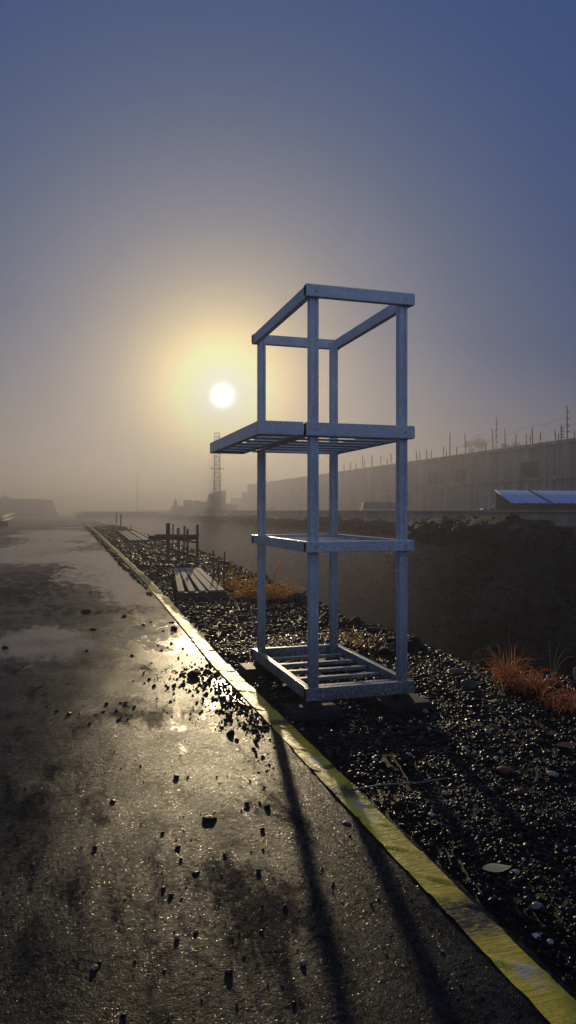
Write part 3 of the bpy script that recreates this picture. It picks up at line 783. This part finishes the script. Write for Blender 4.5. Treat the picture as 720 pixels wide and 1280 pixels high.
def twiggy(base, h, seed, label, n=9):
    rg = random.Random(seed); bm = bmesh.new()
    pts = [Vector((0, 0, -.02))]
    for i in range(7): pts.append(pts[-1] + Vector((rg.uniform(-.015, .045), rg.uniform(-.02, .02), h / 7)))
    path(bm, pts, [.008 * (1 - i / 9) for i in range(8)], 5)
    ob = empty('dry_seed_stem', (base.x, base.y, float(bank_z(np.array([base.x]), np.array([base.y]))[0])), 0, label, 'stem', 'tall seed stems')
    obj('stem', bm, M['bark'], ob, True)
    Vv, Fq, T = [], [], []
    for i in range(70):
        k = rg.uniform(2, 7); p = pts[int(k)].lerp(pts[min(7, int(k) + 1)], k % 1)
        d = Vector((rg.gauss(0, 1), rg.gauss(0, 1), rg.gauss(.3, .6))).normalized(); s = Vector((rg.gauss(0, 1), rg.gauss(0, 1), rg.gauss(0, 1))).cross(d).normalized()
        L = rg.uniform(.02, .06); o = len(Vv); c = p + d * L * .3
        for q in (c, c + d * L * .5 + s * L * .22, c + d * L, c + d * L * .5 - s * L * .22): Vv.append(q[:]); T.append(rg.random())
        Fq.append((o, o + 1, o + 2, o + 3))
    raw('leaves', np.array(Vv), np.array(Fq), M['weed'], ob, False, {'tint': np.array(T)})
twiggy(G(342, 752), .55, 3, 'tall leafy dry stem leaning right behind the left rack post')
twiggy(G(283, 733), .36, 4, 'pale dry stem right of the three short stakes')
twiggy(G(310, 746), .40, 5, 'short dry stem in the bushy ochre weed left of the rack')
# dark root
bm = bmesh.new(); c = G(368, 756)
path(bm, [c + Vector(p) for p in ((-.16, 0, .03), (-.05, .02, .09), (.05, 0, .12), (.14, -.02, .10), (.20, 0, .04), (.30, -.05, -.02))], [.035, .05, .05, .045, .04, .03], 8)
path(bm, [c + Vector(p) for p in ((.08, 0, .11), (.17, .03, .17), (.27, .02, .19), (.31, 0, .24))], [.02, .016, .012, .008], 6)
tag(obj('tree_root', bm, M['bark'], None, True), 'dark gnarled root lying by the weeds behind the left rack post', 'root')

# ------------------------------------------------------------------ TIMBER THINGS AT THE LEFT
def board(name, a, b, wdt, th, mat, parent=None, base=None, tilt=0.0):
    """a plank between two points on its underside centreline"""
    a, b = Vector(a), Vector(b); d = b - a
    bm = bmesh.new(); box(bm, (0, 0, th / 2), (wdt, d.length, th), None, .006)
    o = obj(name, bm, mat, parent)
    yaw = math.atan2(-d.x, d.y); pitch = math.asin(d.z / d.length)
    o.location = (a + b) / 2 - (base or Vector((0, 0, 0))); o.rotation_euler = (pitch, tilt, yaw)
    return o
def pallet(FL, FR, BR, BL, nb, label, seed, wd=.1):
    rg = random.Random(seed)
    c = (FL + FR + BR + BL) / 4; c.z = 0
    t = empty('wooden_pallet', c, 0, label, 'pallet', 'board pallets on the bank')
    zt = FL.z
    for k in range(nb):
        s = (k + .5) / nb
        a = FL.lerp(FR, s + rg.uniform(-.02, .02)); b = BL.lerp(BR, s + rg.uniform(-.03, .03))
        a = a + (a - b) * rg.uniform(-.015, .012)
        board('board', a, b, wd * rg.uniform(.85, 1.1), .026, M['plank'], t, c, rg.uniform(-.03, .03))
    for s in (.012, .5, .97):
        a, b = FL.lerp(BL, s), FR.lerp(BR, s); a.z = b.z = .0
        o = board('bearer', a, b, .11, zt - .004, M['timber'], t, c)
    return t
pallet(G(221, 741, .12), G(284, 739, .12), G(250, 711, .12), G(216, 712, .12), 5, 'sun bleached board pallet on the bank in front of the timber posts', 1, .105)
pallet(G(161, 676, .15), G(194, 675, .15), G(174, 664, .15), G(146, 664, .15), 6, 'farther board pallet behind the timber posts on the bank', 2, .13)
tag(board('loose_plank', G(180, 681, .03), G(189, 687, .03), .14, .03, M['plank']), 'short loose plank lying between tape and timber posts, the farther one', 'plank', 'loose planks on the bank')
tag(board('loose_plank', G(193, 688, .03), G(201, 692, .03), .13, .03, M['plank']), 'short loose plank lying between tape and timber posts, the nearer one', 'plank', 'loose planks on the bank')
tag(board('loose_plank', G(215, 700, .05), G(232, 707, .05), .20, .035, M['plank']), 'wide flat plank lying at the foot of the thickest timber post', 'plank', 'loose planks on the bank')

base = G(210, 706); base.z = 0
bar = empty('timber_barrier', base, 0, 'timber posts with rails, remains of a barrier behind the nearer pallet', 'barrier')
def bz(p): return float(bank_z(np.array([p.x]), np.array([p.y]))[0])
for u, v0, v1, Yd, wpx in ((210, 653.7, 706, 17.2, 4.6), (246.7, 655.7, 707.5, 16.9, 3.0), (234.5, 661, 706, 17.3, 2.8), (223, 660, 690, 21.5, 3.4), (230.3, 657, 691, 21.0, 2.4), (216, 655, 688, 22.5, 1.6)):
    top = G(u, v0, Y=Yd); zb = min(bz(top), 0) - .1; wd = wpx / F * Yd
    bm = bmesh.new(); box(bm, (0, 0, 0), (wd, wd, top.z - zb), None, .008)
    obj('post', bm, M['timber'], bar, False, Vector((top.x, top.y, (top.z + zb) / 2)) - base).rotation_euler = (R(random.Random(int(u)).uniform(-1.5, 1.5)), R(random.Random(int(u) + 1).uniform(-1.2, 1.2)), 0)
for (u0, v0, Y0), (u1, v1, Y1), wd, th in (((194, 670, 17.4), (249, 670.5, 17.1), .04, .045), ((186, 675, 17.8), (247, 675, 17.2), .05, .11), ((213, 687, 19), (246, 698, 17.4), .05, .07), ((224, 676, 21.3), (246, 679, 17.2), .04, .06)):
    o = board('rail', G(u0, v0, Y=Y0), G(u1, v1, Y=Y1), wd, th, M['timber'], bar, base)

def stake(u, v0, v1, r, label, group, Yd=None):
    p = G(u, v1); Yc = (H - 0) * F / (v1 - 638)
    h = (v1 - v0) / F * Yc
    bm = bmesh.new(); rg = random.Random(int(u * 7))
    path(bm, [(0, 0, -.1), (rg.uniform(-.01, .01), 0, h * .5), (rg.uniform(-.03, .03), rg.uniform(-.03, .03), h)], [r, r, r * .9], 6)
    for k in range(int(h / .06)):
        path(bm, [(0, 0, k * .06 + .02), (0, 0, k * .06 + .032)], [r * 1.25, r * 1.25], 6)
    o = obj('metal_stake', bm, M['rust'], None, False, (p.x, p.y, bz(p)))
    return tag(o, label, 'stake', group)
g = 'short stakes beside the nearer pallet'
stake(267.5, 689, 726, .016, 'left and tallest of three short stakes right of the nearer pallet', g)
stake(273.5, 696, 729, .014, 'middle and shortest of three short stakes right of the nearer pallet', g)
stake(279.5, 691, 730, .016, 'right one of three short stakes right of the nearer pallet', g)
g = 'far stakes beside the farther pallet'
stake(145.5, 642.5, 662, .035, 'leftmost of the far stakes at the farther pallet', g)
stake(151, 644, 664, .04, 'second far stake from the left at the farther pallet', g)
stake(164, 644, 662, .03, 'middle far stake standing behind the farther pallet', g)
stake(183, 649, 666, .035, 'left one of the close pair of far stakes at the pallet right end', g)
stake(186.4, 650, 666, .03, 'right one of the close pair of far stakes at the pallet right end', g)

# pole heap at the left roadside
PL = [((-4.9, 50, .30), (-6.1, 88, .42), .11, 'lowest and nearest pale pole of the roadside heap'),
      ((-5.2, 54, .42), (-6.5, 92, .75), .10, 'pale pole second from the road in the roadside heap'),
      ((-5.6, 55, .55), (-6.4, 96, .95), .10, 'topmost pale pole of the roadside heap, tilted up at its far end'),
      ((-6.2, 56, .55), (-7.4, 94, .65), .11, 'pale pole on the far side of the roadside heap')]
for a, b, r, lb in PL:
    bm = bmesh.new(); path(bm, [a, tuple((np.array(a) + b) / 2 + np.array([.06, 0, .03])), b], [r, r * .9, r * .75], 9)
    tag(obj('wooden_pole', bm, M['pole'], None, True), lb, 'pole', 'pale poles heaped at the left roadside')
tag(boxo('pole_support', (-6.1, 62, .16), (3.0, .3, .62), M['timber'], None, .02), 'dark timber bearer under the heap of pale poles', 'timber')

# hut block at far left
hb = G(34, 638, Y=150); hb.z = 0
hut = empty('site_hut', (hb.x, hb.y, 0), 0, 'low dark flat topped hut with one sloping end at far left', 'hut')
mr = Matrix.Rotation(R(-17), 4, 'Z')
hw = 32 / F * 150; top = H + 13 / F * 150
bm = bmesh.new(); poly_prism(bm, [(-hw * 1.6, -.2), (hw * 1.06, -.2), (hw * .80, top), (-hw * 1.6, top)], 6, mr); obj('wall', bm, M['hut'], hut)
bm = bmesh.new(); poly_prism(bm, [(-hw * 1.63, top), (hw * .83, top), (hw * .80, top + .16), (-hw * 1.63, top + .16)], 6.3, mr); obj('roof', bm, M['machdark'], hut)
bm = bmesh.new()
for k in range(9): box(bm, (-hw * 1.3 + k * hw * .26, -3.06, top * .5), (.18, .12, top * .92))
bmesh.ops.transform(bm, matrix=mr, verts=bm.verts); obj('wall_rib', bm, M['machdark'], hut)
bm = bmesh.new(); box(bm, (-hw * .9, -3.05, 1.15), (1.1, .12, 2.2), None, .02); bmesh.ops.transform(bm, matrix=mr, verts=bm.verts); obj('door', bm, M['machdark'], hut)
bm = bmesh.new(); box(bm, (-hw * .78, -1.2, top + .45), (1.3, .9, .6), None, .03); bmesh.ops.transform(bm, matrix=mr, verts=bm.verts); obj('roof_vent', bm, M['hut'], hut)

# ------------------------------------------------------------------ PILING RIG in the haze
YR = 125.0; sc = YR / F
rb = G(254, 638, Y=YR); zt = 1.2
rig = empty('drilling_rig', (rb.x, rb.y, zt), -TH, 'hazy drilling rig with tall lattice mast silhouetted below the sun', 'rig')
def rx(u): return (u - 254) * sc
def rz(v): return H + (638 - v) * sc - zt
bm = bmesh.new(); poly_prism(bm, [(rx(216), 0), (rx(292), 0), (rx(297), rz(631)), (rx(262), rz(630)), (rx(216), rz(633))], 3.2); obj('deck', bm, M['mach'], rig)
bm = bmesh.new()
for k in range(5): box(bm, (rx(228 + k * 13), -1.75, .35), (1.5, .5, .7), None, .2)
obj('crawler_track', bm, M['machdark'], rig)
bm = bmesh.new(); poly_prism(bm, [(rx(259), rz(631)), (rx(281), rz(631)), (rx(282), rz(613)), (rx(262), rz(617))], 2.4); cab = obj('cab', bm, M['mach'], rig)
bm = bmesh.new(); box(bm, (rx(270), -1.215, rz(622)), (1.7, .06, .95), None, .02); obj('cab_window', bm, M['glass'], cab)
for u0, u1, v in ((230, 241, 625), (242, 252, 625.5), (252, 260, 627)):
    bm = bmesh.new(); box(bm, (rx((u0 + u1) / 2), 0, (rz(632) + rz(v)) / 2), (rx(u1) - rx(u0) - .05, 2.2, rz(v) - rz(632)), None, .28); obj('tank', bm, M['mach'], rig)
bm = bmesh.new(); tube(bm, (rx(219), .3, rz(633)), (rx(219), .3, rz(623)), .14, .11, 8); box(bm, (rx(219), .3, rz(630)), (.6, .5, .9), None, .05); obj('exhaust', bm, M['machdark'], rig)
bm = bmesh.new(); mw = .52; mt = 10.4; x0 = rx(271.5)
for sx in (-1, 1):
    for sy in (-1, 1): tube(bm, (x0 + sx * mw, sy * mw, rz(616)), (x0 + sx * mw * .8, sy * mw * .8, rz(616) + mt), .055, .04, 6)
nl = 15
for k in range(nl + 1):
    z = rz(616) + mt * k / nl; w_ = mw * (1 - .2 * k / nl)
    for sy in (-1, 1):
        tube(bm, (x0 - w_, sy * w_, z), (x0 + w_, sy * w_, z), .045, None, 5)
        if k < nl: tube(bm, (x0 - w_ * (1 if k % 2 else -1), sy * w_, z), (x0 + w_ * (1 if k % 2 else -1), sy * w_, z + mt / nl), .035, None, 5)
    for sx in (-1, 1): tube(bm, (x0 + sx * w_, -w_, z), (x0 + sx * w_, w_, z), .04, None, 5)
obj('lattice_mast', bm, M['machdark'], rig)
bm = bmesh.new()
for z in (4.2, 7.4): box(bm, (x0, 0, rz(616) + z), (2.3, 1.4, .12))
obj('mast_platform', bm, M['machdark'], rig)
# thin far pole
p = G(172, 640, Y=135); bm = bmesh.new(); path(bm, [(0, 0, -.3), (0, 0, 3), (.02, 0, 7.2)], [.07, .06, .04], 8)
tag(obj('utility_pole', bm, M['machdark'], None, True, (p.x, p.y, 1.0)), 'thin lone pole standing far off in the haze left of the rig', 'pole')

# ------------------------------------------------------------------ long unfinished concrete building
BX = 40.0
bd = empty('concrete_building', (BX, 50, 1.1), 0, 'long unfinished concrete building with starter bars along its top, behind the pit', 'building')
by0, by1 = 34.0, 163.0; bh = 5.95
bm = bmesh.new(); box(bm, (6, (by0 + by1) / 2 - 50, bh / 2), (12, by1 - by0, bh), None, .05); obj('wall', bm, M['conc'], bd)
for yy0, yy1, hh in ((163.1, 172, 4.6), (172.1, 184, 3.3), (184.1, 215, 2.2)):
    boxo('low_wing', (6.2, (yy0 + yy1) / 2 - 50, hh / 2), (11, yy1 - yy0, hh), M['conc'], bd, .05)
rg = random.Random(5)
for k in range(21):
    yy = by0 + 1 + k * 6.0
    if k % 3 != 1:
        boxo('column', (-.10, yy - 50, bh / 2 - .08), (.26, .55, bh - .3), M['conc2'] if rg.random() < .4 else M['conc'], bd, .03)
    if rg.random() < .7:
        wz = 3.9 if rg.random() < .6 else 1.7
        boxo('opening_slab', (-.012, yy + 3 - 50, wz), (.05, rg.uniform(1.2, 2.6), rg.uniform(1.1, 1.6)), M['dark'], bd, .02)  # dark slab on the wall face, paints the shade inside an opening
boxo('floor_band', (-.05, (by0 + by1) / 2 - 50, 2.95), (.16, by1 - by0 + .1, .26), M['conc'], bd, .03)
boxo('parapet', (-.08, (by0 + by1) / 2 - 50, bh + .06), (.5, by1 - by0 + .3, .3), M['conc'], bd, .04)
def bar_on_roof(u, hpx, xo=.4, r=None, brackets=False):
    a = (u - 360) / F; xx = BX + xo; Yd = xx / (a * CS + SN); yy = Yd * (CS - a * SN); hh = hpx / F * Yd
    r = r or max(.055, .0008 * Yd)
    bm = bmesh.new(); q = random.Random(int(u * 10)); path(bm, [(0, 0, -.4), (0, 0, hh * .5), (q.uniform(-.06, .06), q.uniform(-.08, .08), hh)], [r, r, r * .85], 6)
    o = obj('starter_bar', bm, M['rust'], bd, False, (xx - BX, yy - 50, bh + .15))
    if brackets:
        for z in (.25, .42, .62, .8): boxo('bracket', (.0, -.12, hh * z), (.1, .36, .09), M['rust'], o, .01)
    return o
for xz, t0, t1 in ((68, 270, 312), (80, 268, 310), (110, 265, 308), (128, 268, 306), (178, 252, 300), (190, 270, 300), (204, 198, 298), (232, 255, 295), (268, 205, 292),
                   (350, 235, 278), (380, 180, 272), (393, 135, 270), (430, 180, 264), (473, 197, 257), (517, 200, 257), (533, 210, 255), (542, 178, 253), (574, 202, 249),
                   (636, 187, 240), (648, 205, 240), (660, 172, 238), (684, 92, 235), (712, 190, 232), (735, 150, 230)):
    bar_on_roof(500 + xz * .3056, (t1 - t0) * .3056, rg.choice((.35, .4, 1.2)), None, xz in (684, 393, 660))
for u, hp in ((438, 11), (453, 17), (456, 12), (465, 17), (476, 13), (484, 9), (489, 14), (445, 8), (430, 9)): bar_on_roof(u, hp)
def roof_y(u, xx=BX + .4):
    a = (u - 360) / F; Yd = xx / (a * CS + SN); return Yd * (CS - a * SN) - 50
bm = bmesh.new()
for (ua, ub, z) in ((562, 620, 1.2), (620, 652, 1.7), (652, 709, 2.0), (700, 735, 1.6)):
    a, b = Vector((.4, roof_y(ua), bh + z)), Vector((.4, roof_y(ub), bh + z + .15)); m = (a + b) / 2 - Vector((0, 0, .25))
    path(bm, [a, a.lerp(m, .6), m, m.lerp(b, .4), b], [.012] * 5, 5)
obj('cable', bm, M['rust'], bd)

# trees behind the building
def tree(u, v_top, wpx, Yd, seed, label):
    rg = random.Random(seed); p = G(u, v_top, Y=Yd); zt_ = p.z; z0 = 1.15
    t = empty('bare_tree', (p.x, p.y, z0), 0, label, 'tree', 'trees behind the building')
    h = zt_ - z0; bm = bmesh.new()
    path(bm, [(0, 0, -.3), (.1, 0, h * .4), (0, .1, h * .7)], [.28, .22, .12], 8)
    for k in range(9):
        a = rg.uniform(0, 6.28); z = h * rg.uniform(.4, .7); d = Vector((math.cos(a), math.sin(a), 0)); L = wpx / F * Yd * .45
        path(bm, [(0, 0, z), Vector((0, 0, z + L * .4)) + d * L * .45, Vector((0, 0, z + L * .8)) + d * L * .8], [.10, .06, .03], 5)
    obj('trunk', bm, M['bark'], t, True)
    Vv, Fq, T = [], [], []; cw = wpx / F * Yd / 2
    cl = [(Vector((rg.gauss(0, .5) * cw, rg.gauss(0, .5) * cw, h * .78 + rg.uniform(-.2, .2) * h * .75)), rg.uniform(.3, .6) * cw) for _ in range(16)]
    for i in range(3800):
        c, r = rg.choice(cl); d = Vector((rg.gauss(0, 1), rg.gauss(0, 1), rg.gauss(0, 1))).normalized()
        q = c + d * r * rg.random() ** .5; s = rg.uniform(.06, .14)
        e = Vector((rg.gauss(0, 1), rg.gauss(0, 1), rg.gauss(0, 1))).normalized(); f = e.orthogonal().normalized(); o = len(Vv)
        for w_ in (q - e * s, q + f * s * .6, q + e * s, q - f * s * .6): Vv.append(w_[:]); T.append(rg.random())
        Fq.append((o, o + 1, o + 2, o + 3))
    raw('crown', np.array(Vv), np.array(Fq), M['green'], t, False, {'tint': np.array(T)})
tree(599, 543, 24, 108, 1, 'left of two hazy round tree crowns rising above the concrete building')
tree(643, 549, 20, 100, 2, 'right of two hazy round tree crowns rising above the concrete building')

# ------------------------------------------------------------------ things on the terrace
# blue roofed shed
YS = 36.0; q = G(639, 638, Y=YS)
sh = empty('blue_roofed_shed', (q.x, q.y, 1.2), 0, 'low long shed with pale blue sheet roof on the terrace at right', 'shed')
SL = 13.0
bk = G(628, 612, Y=YS + 1.9)
def shed_pt(x, y, z): return (x, y, z)
z_lo, z_hi = H + 9.5 / F * YS - 1.2, H + 25.5 / F * (YS + 1.8) - 1.2
bm = bmesh.new(); dep = 1.9
# corrugated mono pitch roof, low edge towards the road side viewpoint
nc = 130; Vv, Fq = [], []
for i in range(nc + 1):
    x = SL * i / nc; zo = .018 * math.sin(i * 1.6)
    sk = .3
    Vv.append((x, 0, z_lo + zo)); Vv.append((x + sk * (1 - i / nc), dep, z_hi + zo))
for i in range(nc): a = i * 2; Fq.append((a, a + 2, a + 3, a + 1))
roof = raw('roof', np.array(Vv), np.array(Fq), M['blue'], sh, True)
sm = roof.modifiers.new('thick', 'SOLIDIFY'); sm.thickness = .03; sm.offset = -1
bm = bmesh.new()
for x in (2.55, 7.5): box(bm, (x - .2, dep / 2, (z_lo + z_hi) / 2 + .035), (.09, math.hypot(dep, z_hi - z_lo), .04), Euler((math.atan2(z_hi - z_lo, dep), 0, 0)))
obj('roof_seam', bm, M['machdark'], roof)
Vv = [(.15, .15, -.1), (SL, .15, -.1), (SL, .15, z_lo - .03), (.15, .15, z_lo - .03), (.32, dep - .1, -.1), (SL, dep - .1, -.1), (SL, dep - .1, z_hi - .06), (.32, dep - .1, z_hi - .06)]
raw('wall', np.array(Vv), np.array([(0, 1, 2, 3), (4, 7, 6, 5), (0, 3, 7, 4), (1, 5, 6, 2)]), M['machdark'], sh)
bm = bmesh.new(); box(bm, (SL / 2 - .6, -.35, .03), (SL + 2.4, .25, .14), None, .02); obj('sill_beam', bm, M['conc2'], sh)

# low hazy skip seen through the rack
q = G(471, 638, Y=62)
sk = empty('waste_skip', (q.x, q.y, 1.2), -TH, 'low dark trapezoid skip on the far bank, seen through the rack', 'skip')
k = 62 / F
bm = bmesh.new(); poly_prism(bm, [(-20 * k, .05), (22 * k, .05), (24 * k, 11 * k), (-17 * k, 12 * k)], 2.0); obj('body', bm, M['hut'], sk)
bm = bmesh.new(); box(bm, (1.5 * k, -1.04, .16), (40 * k, .08, .1)); obj('skid', bm, M['white'], sk)
bm = bmesh.new()
for x in (-10, 0, 10, 18): box(bm, (x * k, -1.03, 6 * k), (.09, .06, 9 * k))
obj('rib', bm, M['machdark'], sk)

# small pale barrow like machine left of the shed
q = G(610, 638, Y=40); k = 40 / F
mc = empty('pale_handcart', (q.x, q.y, 1.2), -TH, 'small pale handcart with upright handle left of the blue roofed shed', 'cart')
bm = bmesh.new(); poly_prism(bm, [(-9 * k, 1.5 * k), (5 * k, 1.5 * k), (7 * k, 5.5 * k), (-3 * k, 5 * k), (-10 * k, 3.0 * k)], .6); obj('tray', bm, M['white'], mc)
bm = bmesh.new(); path(bm, [(5 * k, 0, 4 * k), (7 * k, 0, 7.5 * k), (8 * k, 0, 10.5 * k)], [.035, .03, .03], 6); obj('handle', bm, M['machdark'], mc)
for x in (-6, 3):
    bm = bmesh.new(); bmesh.ops.create_cone(bm, cap_ends=True, segments=14, radius1=.11, radius2=.11, depth=.7)
    bmesh.ops.transform(bm, matrix=Matrix.Rotation(R(90), 4, 'X'), verts=bm.verts); obj('wheel', bm, M['machdark'], mc, False, (x * k, 0, .11))

# dome and board pile near the rig
q = G(339, 638, Y=115)
bm = bmesh.new(); r = bmesh.ops.create_uvsphere(bm, u_segments=20, v_segments=12, radius=.85)
for v_ in list(bm.verts): v_.co.z = max(v_.co.z, -.05)
obj_d = obj('storage_dome', bm, M['hut'], None, True, (q.x, q.y, 1.22)); tag(obj_d, 'small round dark dome standing on the terrace right of the rig', 'dome')
q = G(372, 638, Y=112); bm = bmesh.new(); path(bm, [(0, 0, -.2), (0, 0, 1.5), (.02, 0, 2.9)], [.06, .05, .045], 6)
for z in (.5, 1.1): box(bm, (0, 0, z), (.5, .12, .12))
tag(obj('marker_post', bm, M['machdark'], None, False, (q.x, q.y, 1.2)), 'thin marker post with short arms right of the small dome', 'post')
for u0, u1, Yd, lb in ((283, 306, 112, 'pale board lying flat on the terrace edge just right of the rig'), (318, 344, 108, 'pale board lying flat on the terrace edge below the small dome')):
    a, b = G(u0, 638, Y=Yd), G(u1, 638, Y=Yd); a.z = b.z = 1.24
    tag(board('pale_board', a, b, .6, .16, M['white']), lb, 'board', 'pale boards on the terrace')

# ------------------------------------------------------------------ HAZE, SKY, SUN
EL, AZ = R(9.0), R(17.0 - 5.2)
SUN = Vector((math.sin(AZ) * math.cos(EL), math.cos(AZ) * math.cos(EL), math.sin(EL)))
def haze(name, c, size, scat, absb, g):
    bm = bmesh.new(); box(bm, c, size)
    hz = obj(name, bm, None, None); hz.data.materials.clear()
    t = NT(name)
    scn = t.n('VolumeScatter'); scn.inputs['Color'].default_value = (.80, .80, .97, 1); scn.inputs['Density'].default_value = scat; scn.inputs['Anisotropy'].default_value = g
    ab = t.n('VolumeAbsorption'); ab.inputs['Color'].default_value = (0, 0, 0, 1); ab.inputs['Density'].default_value = absb
    ad = t.n('AddShader'); t.l(scn.outputs[0], ad.inputs[0]); t.l(ab.outputs[0], ad.inputs[1]); t.l(ad.outputs[0], t.out.inputs['Volume'])
    t.m.cycles.volume_sampling = 'DISTANCE'; hz.data.materials.append(t.m); tag(hz, kind='structure')
haze('haze', (0, 300, 3.5), (2600, 2400, 25), .00145, .0038, .62)
haze('pit_mist', (8.6, 70, -3.4), (8.6, 106, 7.4), .0050, .0040, .5)
haze('far_mist', (0, 770, 2.5), (2500, 1452, 21), .0027, .0042, .58)

wd = bpy.data.worlds.new('World'); scene.world = wd; wd.use_nodes = True
nt = wd.node_tree; nt.nodes.clear()
def N(typ, **kw):
    nd = nt.nodes.new('ShaderNode' + typ)
    for k_, v_ in kw.items(): setattr(nd, k_, v_)
    return nd
L = nt.links.new
out = N('OutputWorld')
sky = N('TexSky', sky_type='NISHITA'); sky.sun_disc = False; sky.sun_elevation = EL; sky.sun_rotation = AZ; sky.dust_density = 3; sky.air_density = 1.2
bg1 = N('Background'); bg1.inputs['Strength'].default_value = .05; mn = N('VectorMath', operation='MINIMUM'); mn.inputs[1].default_value = (.55, 1.05, 2.5); L(sky.outputs[0], mn.inputs[0]); L(mn.outputs[0], bg1.inputs[0])   # the fog veils the bright aureole
tc = N('TexCoord'); dt = N('VectorMath', operation='DOT_PRODUCT'); dt.inputs[1].default_value = SUN
nrm = N('VectorMath', operation='NORMALIZE'); L(tc.outputs['Generated'], nrm.inputs[0]); L(nrm.outputs[0], dt.inputs[0])
ac = N('Math', operation='ARCCOSINE'); L(dt.outputs['Value'], ac.inputs[0])
dv = N('Math', operation='DIVIDE'); dv.inputs[1].default_value = R(180); dv.use_clamp = True; L(ac.outputs[0], dv.inputs[0])
rp = N('ValToRGB'); rp.color_ramp.interpolation = 'B_SPLINE'
ST_ = [(0, (2.5, 2.05, .95)), (1.5, (2.15, 1.72, .72)), (3, (1.42, 1.06, .43)), (6, (.70, .53, .25)), (9, (.365, .295, .183)), (13, (.19, .168, .14)), (20, (.060, .070, .098)), (30, (.002, .020, .077)), (45, (.001, .015, .078)), (90, (.10, .145, .27)), (180, (.30, .365, .53))]
e = rp.color_ramp.elements
while len(e) < len(ST_): e.new(.5)
for k_, (d_, c_) in enumerate(ST_): e[k_].position = d_ / 180; e[k_].color = c_ + (1,)
L(dv.outputs[0], rp.inputs[0])
bg2 = N('Background'); bg2.inputs['Strength'].default_value = 1.0; L(rp.outputs[0], bg2.inputs[0])
# the sun's own disc, a little swollen by the fog
d1 = N('Math', operation='MULTIPLY_ADD'); d1.inputs[1].default_value = 2 / R(.62) ** 2; d1.inputs[2].default_value = -2 / R(.62) ** 2
L(dt.outputs['Value'], d1.inputs[0]); d2 = N('Math', operation='EXPONENT'); L(d1.outputs[0], d2.inputs[0])
bg3 = N('Background'); bg3.inputs[0].default_value = (1, .95, .80, 1); m3 = N('Math', operation='MULTIPLY'); m3.inputs[1].default_value = 3.6
L(d2.outputs[0], m3.inputs[0]); L(m3.outputs[0], bg3.inputs['Strength'])
a1, a2 = N('AddShader'), N('AddShader')
L(bg1.outputs[0], a1.inputs[0]); L(bg2.outputs[0], a1.inputs[1]); L(a1.outputs[0], a2.inputs[0]); L(bg3.outputs[0], a2.inputs[1]); L(a2.outputs[0], out.inputs[0])

sl = bpy.data.lights.new('sun', 'SUN'); sl.energy = 3.9; sl.angle = R(.9); sl.color = (1, .79, .50)
so = link(bpy.data.objects.new('sun', sl)); so.rotation_euler = SUN.to_track_quat('Z', 'Y').to_euler(); so.location = (0, 0, 30)

cam = bpy.data.cameras.new('camera'); cam.sensor_fit = 'VERTICAL'; cam.sensor_height = 36; cam.sensor_width = 36
cam.lens = F / 1280 * 36; cam.shift_y = -2 / 1280; cam.clip_start = .05; cam.clip_end = 6000
co = link(bpy.data.objects.new('camera', cam)); co.location = (0, 0, H); co.rotation_euler = (R(90), 0, -TH)
scene.camera = co

scene.view_settings.view_transform = 'Standard'; scene.view_settings.look = 'None'; scene.view_settings.exposure = 0; scene.view_settings.gamma = 1
cy = scene.cycles
cy.volume_bounces = 0; cy.max_bounces = 6; cy.diffuse_bounces = 2; cy.glossy_bounces = 3; cy.transmission_bounces = 3
cy.sample_clamp_indirect = 4; cy.use_denoising = True; cy.denoising_input_passes = 'RGB_ALBEDO_NORMAL'; cy.denoising_prefilter = 'ACCURATE'; cy.use_adaptive_sampling = False
try: cy.denoiser = 'OPENIMAGEDENOISE'
except Exception: pass
